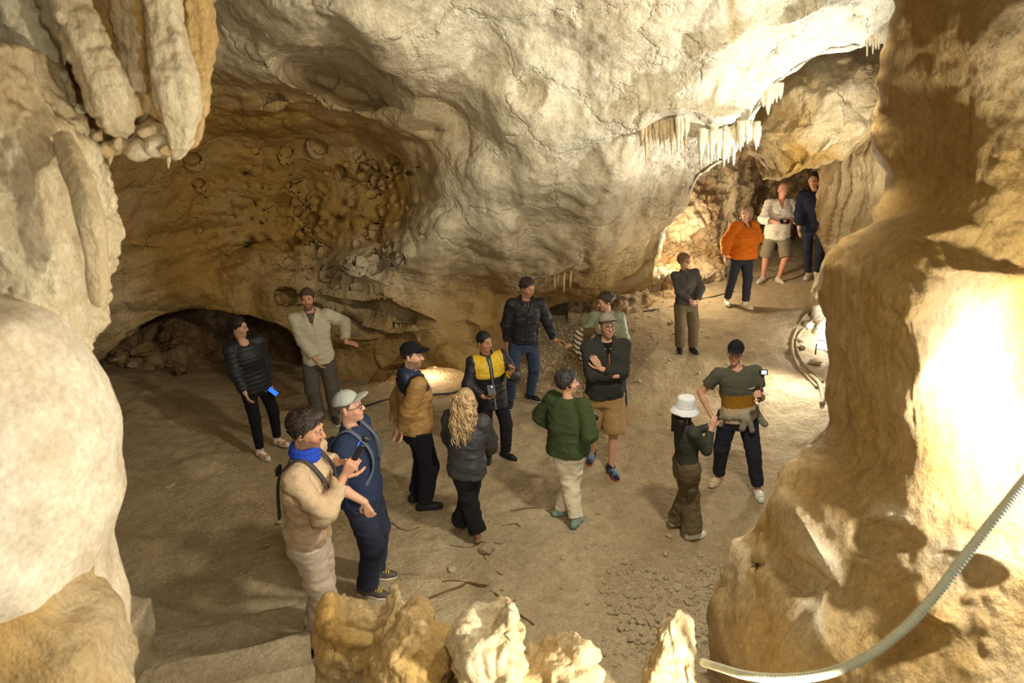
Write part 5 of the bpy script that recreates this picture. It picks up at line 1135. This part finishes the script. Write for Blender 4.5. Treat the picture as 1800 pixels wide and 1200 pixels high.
person('climber', 'person in dark navy at the far right steadying themselves against the rock', ((1420, 489), (1435, 487)), (1432, 303), -25, -30, 0, fem=True,
       arms=({'w': W(1404, 402, -.1), 'pole': (-.8, .5, 0), 'curl': .5}, {'w': W(1449, 316, -.05), 'pole': (1, .3, -.3), 'curl': .3, 'd': (.2, -.2, 1), 'n': (.8, -.3, 0)}),
       top=dict(col=rgb(38, 40, 52), ease=.045, hem=-.12, hood=True, name='hoodie'), low=dict(col=rgb(44, 48, 62), ease=.012, len=.93), shoes=dict(col=rgb(196, 188, 172), sole=rgb(214, 206, 190)), hair=dict(kind='updo', col=rgb(60, 46, 36)))
# ------------------------------------------------------------------ things worn, held and lying about
import bmesh
def box_obj(name, c, R, size, mat, bevel=.004, parent=None, col=None):
    bm = bmesh.new(); bmesh.ops.create_cube(bm, size=1.0)
    for v in bm.verts: v.co = Vector((v.co.x*size[0], v.co.y*size[1], v.co.z*size[2]))
    if bevel: bmesh.ops.bevel(bm, geom=bm.edges[:], offset=bevel, segments=3, affect='EDGES', profile=.5)
    V = np.array([v.co[:] for v in bm.verts])@np.asarray(R).T+np.asarray(c); F = [[v.index for v in f.verts] for f in bm.faces]; bm.free()
    cc = None
    if col is not None: cc = np.empty((len(V), 3)); cc[:] = col
    return mesh_obj(name, V, F, mat, parent, smooth=False, cols=cc)
def frame(z, x):
    z = nrmz(z); x = np.asarray(x, float); x = nrmz(x-z*(x@z)); return np.stack([x, np.cross(z, x), z], 1)
def handpos(key, sd, along=.075, out=.022):
    I = PEOPLE[key]; S_, E, Wp, d, n, cu, th = I['A'][sd]; n2 = nrmz(n-d*(n@d)); Rw = rotz(math.radians(I['face']))
    return I['world'](Wp+d*along+n2*out), Rw@d, Rw@n2
def ribbon(name, pts, w, t, nrm, mat, parent, col):
    """flat strap along pts (person coordinates), width direction across nrm"""
    p = resample(pts, 24); T_ = np.gradient(p, axis=0); T_ /= np.linalg.norm(T_, axis=1, keepdims=True); nn = resample(nrm, 24); s_ = np.cross(T_, nn); s_ /= np.linalg.norm(s_, axis=1, keepdims=True)+1e-9
    nn = np.cross(s_, T_); P = np.stack([p-s_*w/2-nn*t/2, p+s_*w/2-nn*t/2, p+s_*w/2+nn*t/2, p-s_*w/2+nn*t/2], 1)
    f = [(i*4+j, i*4+(j+1) % 4, (i+1)*4+(j+1) % 4, (i+1)*4+j) for i in range(23) for j in range(4)]
    c = np.empty((96, 3)); c[:] = col
    return mesh_obj(name, P.reshape(-1, 3), np.array(f), mat, parent, cols=c)
def straps(key, x, ez, col, parent, mat=M_shell, w=.035, low=.12):
    I = PEOPLE[key]; T = I['T']; R = I['RT']
    for sd in (-1, 1):
        X_ = sd*x; d = .11+ez+.008
        pts = [T(X_*.95, d, low), T(X_, d, .34), T(X_, d*.78, .46), T(X_, .0, .535+ez*.5), T(X_, -d*.72, .46), T(X_, -d-.006, .36), T(X_*1.05, -d-.004, .24), T(X_*1.5, -d*.7, low)]
        nr = [R@np.array(q, float) for q in ((0, 1, 0), (0, 1, 0), (0, .8, .6), (0, 0, 1), (0, -.7, .7), (0, -1, 0), (0, -1, 0), (.5*sd, -.8, 0))]
        ribbon('strap', pts, w, .010, nr, mat, parent, col)
# neck gaiter and chest harness of the man in beige
I = PEOPLE['beige']; T = I['T']
g = SDF(np.minimum(T(-.2, -.2, .4), T(.2, .2, .7))-.1, np.maximum(T(-.2, -.2, .4), T(.2, .2, .7))+.1, .007)
for k in range(3):
    for t in np.linspace(0, 6.2832, 17)[:-1]:
        q = lambda t: T(.068*math.cos(t), .008+.072*math.sin(t), .535+.026*k+.012*math.sin(t+k))
        g.cone(q(t), q(t+.393), .022-.002*k, .022-.002*k, .008)
sdf_part('neck_gaiter', g, M_knit, I['root'], rgb(40, 70, 170))
har = empty('chest_harness', V3(I['base'])); har.parent = None; tag(har, 'dark camera harness strapped over the beige sweater', 'harness')
har.location = (0, 0, 0)
def in_world(o, key):
    I = PEOPLE[key]; M = Matrix.Translation(V3([I['base'][0], I['base'][1], I['z0']]))@Matrix.Rotation(math.radians(I['face']), 4, 'Z')@Matrix.Scale(I['s'], 4); o.matrix_local = M
in_world(har, 'beige'); straps('beige', .088, .03, rgb(60, 56, 54), har, w=.03)
T = I['T']; box_obj('buckle', T(-.02, .165, .42), I['RT'], (.07, .02, .05), M_plast, .006, har)
box_obj('mount', T(.0, -.155, .30), I['RT'], (.06, .035, .075), M_plast, .008, har)
ribbon('chest_strap', [T(-.1, -.145, .30), T(0, -.158, .30), T(.1, -.145, .30)], .025, .008, [I['RT']@np.array([0, -1., 0])]*3, M_shell, har, rgb(40, 38, 38))
# backpack of the man in navy
bp = empty('backpack'); in_world(bp, 'navy'); tag(bp, 'slim navy backpack with grey straps worn under the pale cap', 'backpack')
I = PEOPLE['navy']; T = I['T']
g = SDF(np.minimum(T(-.2, 0, 0), T(.2, .35, .5))-.12, np.maximum(T(-.2, 0, 0), T(.2, .35, .5))+.12, .011)
g.loft(T(0, .19, .02), I['RT'], [(0, .10, .045, 0, 0), (.06, .125, .06, 0, 0), (.3, .12, .055, 0, 0), (.4, .08, .035, 0, -.01)], 0, power=3); g.wobble(.006, 9)
sdf_part('bag', g, M_shell, bp, rgb(44, 52, 72)); straps('navy', .095, .04, rgb(84, 92, 106), bp, w=.04)
ribbon('piping', [T(-.05, -.165, .5), T(-.02, -.178, .35), T(-.02, -.182, .15), T(-.03, -.178, -.02)], .008, .006, [I['RT']@np.array([0, -1., 0])]*4, M_sole, I['root'], rgb(190, 190, 180))
# jacket knotted round the waist of the striped shirt
I = PEOPLE['stripe']; T = I['T']
g = SDF(np.minimum(T(-.35, -.3, -.35), T(.35, .3, .15))-.1, np.maximum(T(-.35, -.3, -.35), T(.35, .3, .15))+.1, .009)
rg_ = [T(.178*math.cos(t), .138*math.sin(t)+.0, .03+.03*math.cos(t)) for t in np.linspace(0, 6.2832, 21)]
for a_, b_ in zip(rg_[:-1], rg_[1:]): g.cone(a_, b_, .034, .034, .02)
g.ell(T(.06, -.165, .015), (.045, .035, .04), I['RT'], .02); g.cone(T(.05, -.165, .01), T(.01, -.18, -.09), .026, .03, .02); g.cone(T(.08, -.165, .01), T(.11, -.175, -.12), .026, .032, .02)
g.cone(T(.17, .02, .0), T(.27, .0, -.16), .05, .035, .03, flat=(I['RT'][:, 1], .6)); g.cone(T(.1, .13, .0), T(.16, .13, -.22), .06, .07, .03, flat=(I['RT'][:, 1], .5)); g.cone(T(-.1, .13, .0), T(-.1, .14, -.2), .06, .07, .03, flat=(I['RT'][:, 1], .5))
g.cone(T(-.15, -.06, .02), T(-.19, -.05, -.09), .03, .03, .02)
g.wobble(.012, 12, 3)
sdf_part('tied_jacket', g, M_shell, I['root'], rgb(136, 130, 112))
v, f = poly_tube([T(.095, -.142, .345), T(.11, -.143, .352), T(.122, -.14, .343), T(.135, -.137, .355), T(.15, -.132, .35)], .004, 6); solid('bird_logo', (v, f), M_sole, I['root'], rgb(230, 228, 220))
# belt and lanyard, watch
I = PEOPLE['yellow']; T = I['T']
lan = ribbon('lanyard', [T(-.05, -.07, .53), T(-.045, -.15, .42), T(-.04, -.158, .3), T(-.045, -.165, .20)], .018, .005, [I['RT']@np.array([0, -1., .2])]*4, M_shell, I['root'], rgb(44, 46, 60))
I = PEOPLE['white']; S_, E, Wp, d, n, cu, th = I['A'][1]
g = SDF(Wp-.12, Wp+.12, .006); ax = nrmz(Wp-E); c0 = Wp-ax*.03; g.cone(c0-ax*.008, c0+ax*.008, .034, .034, 0); g.plane(c0+ax*.009, ax); g.plane(c0-ax*.009, -ax); sdf_part('wristwatch', g, M_shoe, I['root'], rgb(60, 58, 54))
# phones and cameras in hands
def phone(lb, c, R, size=(.075, .15, .009), screen=None, name='phone', cat='phone'):
    o = box_obj(name, c, R, size, M_plast, .004); tag(o, lb, cat)
    box_obj('screen', np.asarray(c)+np.asarray(R)[:, 2]*(size[2]/2+.0006), R, (size[0]*.9, size[1]*.93, .0012), screen or M_glassfr, .0, o)
    for q in (.0, .018): box_obj('lens', np.asarray(c)-np.asarray(R)[:, 2]*(size[2]/2+.001)+np.asarray(R)[:, 0]*size[0]*.28+np.asarray(R)[:, 1]*(size[1]*.4-q), R, (.012, .012, .003), M_metal, .001, o)
    return o
c, d, n = handpos('puffer', 1, .085, .03); p = at(480, 688, c[1]-.03); phone('phone with a glowing blue screen held by the person in the quilted jacket', p, frame((.25, -.85, .45), (.35, .3, .4)), (.055, .125, .009), screen=M_scrblue)
c, d, n = handpos('curly', -1)
c, d, n = handpos('yellow', -1, .08, .035); p = at(863, 686, c[1]-.02); o = phone('black handheld device in front of the yellow and black jacket', p, frame((.2, -.9, .5), (1, .2, .1)), (.085, .12, .03), M_glassfr, 'handheld_device', 'device')
v, f = uvsph(p+np.array([.01, -.03, .055]), (.008, .006, .008)); mesh_obj('indicator_lamp', v, f, M_scrwht, o)
c, d, n = handpos('green', -1, .08, .02); phone('small phone held by the person in the green sweater', c, frame((.6, .7, .3), (.2, -.2, .9)), (.07, .14, .009), M_scrwht)
c, d, n = handpos('bucket', -1, .10, .0); c2, _, _ = handpos('bucket', 1, .10, .0); phone('dark phone raised in front of the white bucket hat', (c+c2)/2+np.array([.02, 0, .02]), frame((-1, .1, .1), (0, -.3, 1)), (.15, .075, .009))
c, d, n = handpos('white', -1, .07, .03); c2, _, _ = handpos('white', 1, .07, .03); phone('black phone held at the waist by the bald person', (c+c2)/2+np.array([-.0, -.03, .0]), frame((0, -.75, .65), (1, 0, 0)), (.16, .085, .022))
# action camera on a grip, man in beige
c, d, n = handpos('beige', -1, .075, .03)
top_ = at(640, 775, c[1]+.02); low_ = c-(top_-c)*.35; ax = nrmz(top_-low_); R = frame(ax, (1, .2, 0))
gcam = empty('action_camera'); tag(gcam, 'small gimbal camera with a blue screen in the hands of the person in beige', 'camera')
L_ = np.linalg.norm(top_-low_); box_obj('grip', (low_+top_)/2-ax*.015, R, (.042, .032, L_*.95), M_plast, .012, gcam); hd = box_obj('camera_head', top_+ax*.02, R, (.045, .045, .04), M_plast, .012, gcam)
box_obj('screen', top_-ax*.03-R[:, 0]*.024, R, (.004, .026, .035), M_scrblue, .0, gcam)
v, f = uvsph(top_+ax*.02+R[:, 0]*.024, (.012, .012, .012)); mesh_obj('lens', v, f, M_glassfr, hd)
# camera stick of the man in stripes
c, d, n = handpos('stripe', 1, .075, .024)
stk = empty('camera_stick'); tag(stk, 'action camera with a lit screen on a short stick beside the striped shirt', 'camera')
top_ = at(1342, 654, c[1]); bot_ = at(1334, 706, c[1]); ax = nrmz(top_-bot_)
v, f = poly_tube([bot_, bot_+ax*.13], .014, 10); solid('handle', (v, f), M_plast, stk, BLK); v, f = poly_tube([bot_+ax*.12, top_-ax*.03], .007, 8); solid('pole', (v, f), M_metal, stk, BLK); v, f = poly_tube([top_-ax*.05, top_-ax*.02], .013, 8); solid('joint', (v, f), M_plast, stk, BLK)
R = frame((.0, -.95, .3), (1, .05, 0)); hd = box_obj('camera_body', top_, R, (.078, .055, .032), M_plast, .007, stk); box_obj('screen', top_+R[:, 2]*.0165, R, (.05, .036, .002), M_scrwht, 0, hd)
v, f = poly_tube([bot_, bot_+np.array([.005, 0, -.05]), bot_+np.array([-.01, 0, -.1])], .002, 5); solid('cord', (v, f), M_plast, stk, BLK)
# jacket over the arm between the hand-holding pair
c, d, n = handpos('sage', -1, -.06, 0)
p0 = at(1028, 600, PEOPLE['sage']['base'][1]-.2)
g = SDF(p0-.35, p0+.35, .011); g.cone(p0+np.array([-.06, 0, .12]), p0+np.array([.09, .02, .14]), .05, .05, .02); g.cone(p0+np.array([-.09, 0, .08]), p0+np.array([-.1, 0, -.14]), .05, .045, .04); g.cone(p0+np.array([.0, .02, .1]), p0+np.array([-.03, .02, -.22]), .07, .05, .04); g.wobble(.02, 11)
V_, F_ = g.mesh(); q = V_-p0; cc = np.where((np.sin((q[:, 2]*1.0+q[:, 0]*.6)*95) > .1)[:, None] & (q[:, 0] < -.03)[:, None], np.array(rgb(206, 196, 176)), np.array(rgb(96, 74, 52)))
o = mesh_obj('draped_shawl', V_, F_, M_knit, cols=cc); tag(o, 'brown and white patterned shawl draped over the arm of the person in sage', 'shawl')
# ------------------------------------------------------------------ floodlight at the foot of the right wall
M_lampglass = plain('lit_lamp_glass', (.9, .95, 1.0), .2, emit=((.92, .97, 1.0), 26.0)); M_case = plain('lamp_housing', (.05, .05, .055), .4, metal=.4)
fl_p = at_z(1448, 607, .62); aim = nrmz(np.array([-.6, -.75, .25])); R = frame(aim, (.8, -.6, 0))
fo = empty('floodlight'); tag(fo, 'glaring white floodlight at the foot of the right wall', 'lamp')
hs = box_obj('housing', fl_p, R, (.18, .14, .06), M_case, .015, fo); box_obj('lamp_glass', fl_p+aim*.032, R, (.15, .11, .006), M_lampglass, .002, hs)
for k in range(6): box_obj('cooling_fin', fl_p-aim*.045+R[:, 0]*(-.07+.028*k), R, (.008, .12, .03), M_case, 0, hs)
for sd in (-1, 1): v, f = poly_tube([fl_p+R[:, 0]*sd*.095, fl_p+R[:, 0]*sd*.095+np.array([0, 0, -.1]), fl_p+R[:, 0]*sd*.09+np.array([0, 0, -.16])], .010, 6); solid('bracket', (v, f), M_case, fo, BLK)
# grey slab and cables around it
M_cable = plain('weathered_cable', rgb(142, 126, 98), .8, .3, 50)
def gtube(name, pix, r, mat, parent=None, lift=0.0, sm=True, ns=8):
    pts = []
    for q in pix: p = ground(q[0], q[1]); pts.append((p[0], p[1], p[2]+r*.6+(q[2] if len(q) > 2 else 0)+lift, r))
    return tube(name, pts, mat, ns, max(16, len(pts)*8), (), (.4, .2), 0, parent, world=True, smooth=sm)
for lb, px_, r in [('outermost thick cable curving round the floodlight', [(1442, 535), (1412, 560), (1396, 590), (1392, 615), (1402, 645), (1420, 665), (1436, 682)], .022), ('inner thick cable curving round the floodlight', [(1432, 560), (1404, 590), (1400, 612), (1412, 640), (1432, 660), (1446, 672)], .02), ('short cable end below the floodlight', [(1424, 662), (1440, 676), (1446, 700), (1444, 712)], .03)]:
    tag(gtube('cable', px_, r, M_cable), lb, 'cable')
for k, (px, py, s_) in enumerate([(1422, 575, .13), (1412, 612, .1), (1432, 640, .12), (1405, 600, .08), (1450, 560, .12)]):
    p = ground(px, py); o = bpy.data.objects.new('stone', PEB[k]); COL.objects.link(o); o.parent = floor; o.location = (p[0], p[1], p[2]+.03); o.scale = (s_, s_*.8, s_*.55); o.rotation_euler = (.2, .1, k)
M_blackcable = plain('black_cable', (.02, .018, .016), .5)
tag(gtube('power_cable', [(1130, 548), (1180, 540), (1225, 528), (1262, 520), (1290, 512)], .012, M_blackcable), 'thin black power cable along the foot of the wall behind the child', 'cable')
tag(gtube('power_cable', [(640, 716), (670, 706), (700, 700), (760, 694), (800, 690), (840, 670)], .014, M_blackcable), 'black power cable along the glowing gap under the wall', 'cable')
# roots on the clay floor
M_root = plain('root_bark', rgb(104, 78, 46), .85, .5, 40)
rt_ = empty('root'); tag(rt_, 'thin brown branching root on the floor below the blonde person', 'root')
for px_, r in [([(755, 1052), (785, 1040), (812, 1030), (824, 1024), (850, 1032), (878, 1050), (900, 1072), (915, 1082), (938, 1098)], .016), ([(824, 1024), (800, 1020), (778, 1022)], .009), ([(824, 1024), (860, 1030), (896, 1046), (904, 1058)], .010), ([(850, 975), (858, 990), (872, 1004), (886, 1012)], .009), ([(756, 1085), (772, 1072), (790, 1068)], .007)]: gtube('branch', px_, r*.65, M_root, rt_, -.004)
for i_, (lb, px_, r) in enumerate([('short curved root ridge by the black shoes', [(688, 918), (705, 930), (722, 932), (738, 926)], .012), ('curved root ridge left of the cream trousers', [(898, 898), (930, 893), (955, 894), (972, 905)], .012), ('crooked root ridge right of the blonde person', [(858, 916), (880, 924), (905, 920), (915, 926)], .011), ('low root ridge near the bare feet', [(790, 958), (826, 962), (848, 952), (866, 962)], .010)]): tag(gtube('root', px_, r*.65, M_root, None, -.006), lb, 'root')
# ------------------------------------------------------------------ pale ribbed hose in front of the pillar
M_hose = plain('ribbed_hose', rgb(206, 204, 172), .55, .1, 20, .06)
hp = [(1236, 1164, 2.62), (1262, 1172, 2.45), (1310, 1186, 2.25), (1370, 1192, 2.12), (1440, 1186, 2.02), (1510, 1162, 1.96), (1580, 1112, 1.95), (1640, 1050, 1.98), (1700, 972, 2.04), (1760, 896, 2.1), (1830, 812, 2.2), (1950, 690, 2.35), (2150, 520, 2.5), (2450, 300, 2.6)]
w_ = at(np.array([q[0] for q in hp]), np.array([q[1] for q in hp]), np.array([q[2] for q in hp])); path = resample(w_, 1100)
rad = .0175*(1+.05*np.sign(np.sin(np.arange(1100)*1.57+.5)))
v, f = poly_tube(path, rad, 14); o = mesh_obj('hose', v, f, M_hose); tag(o, 'pale ribbed hose sweeping across the right pillar', 'hose')
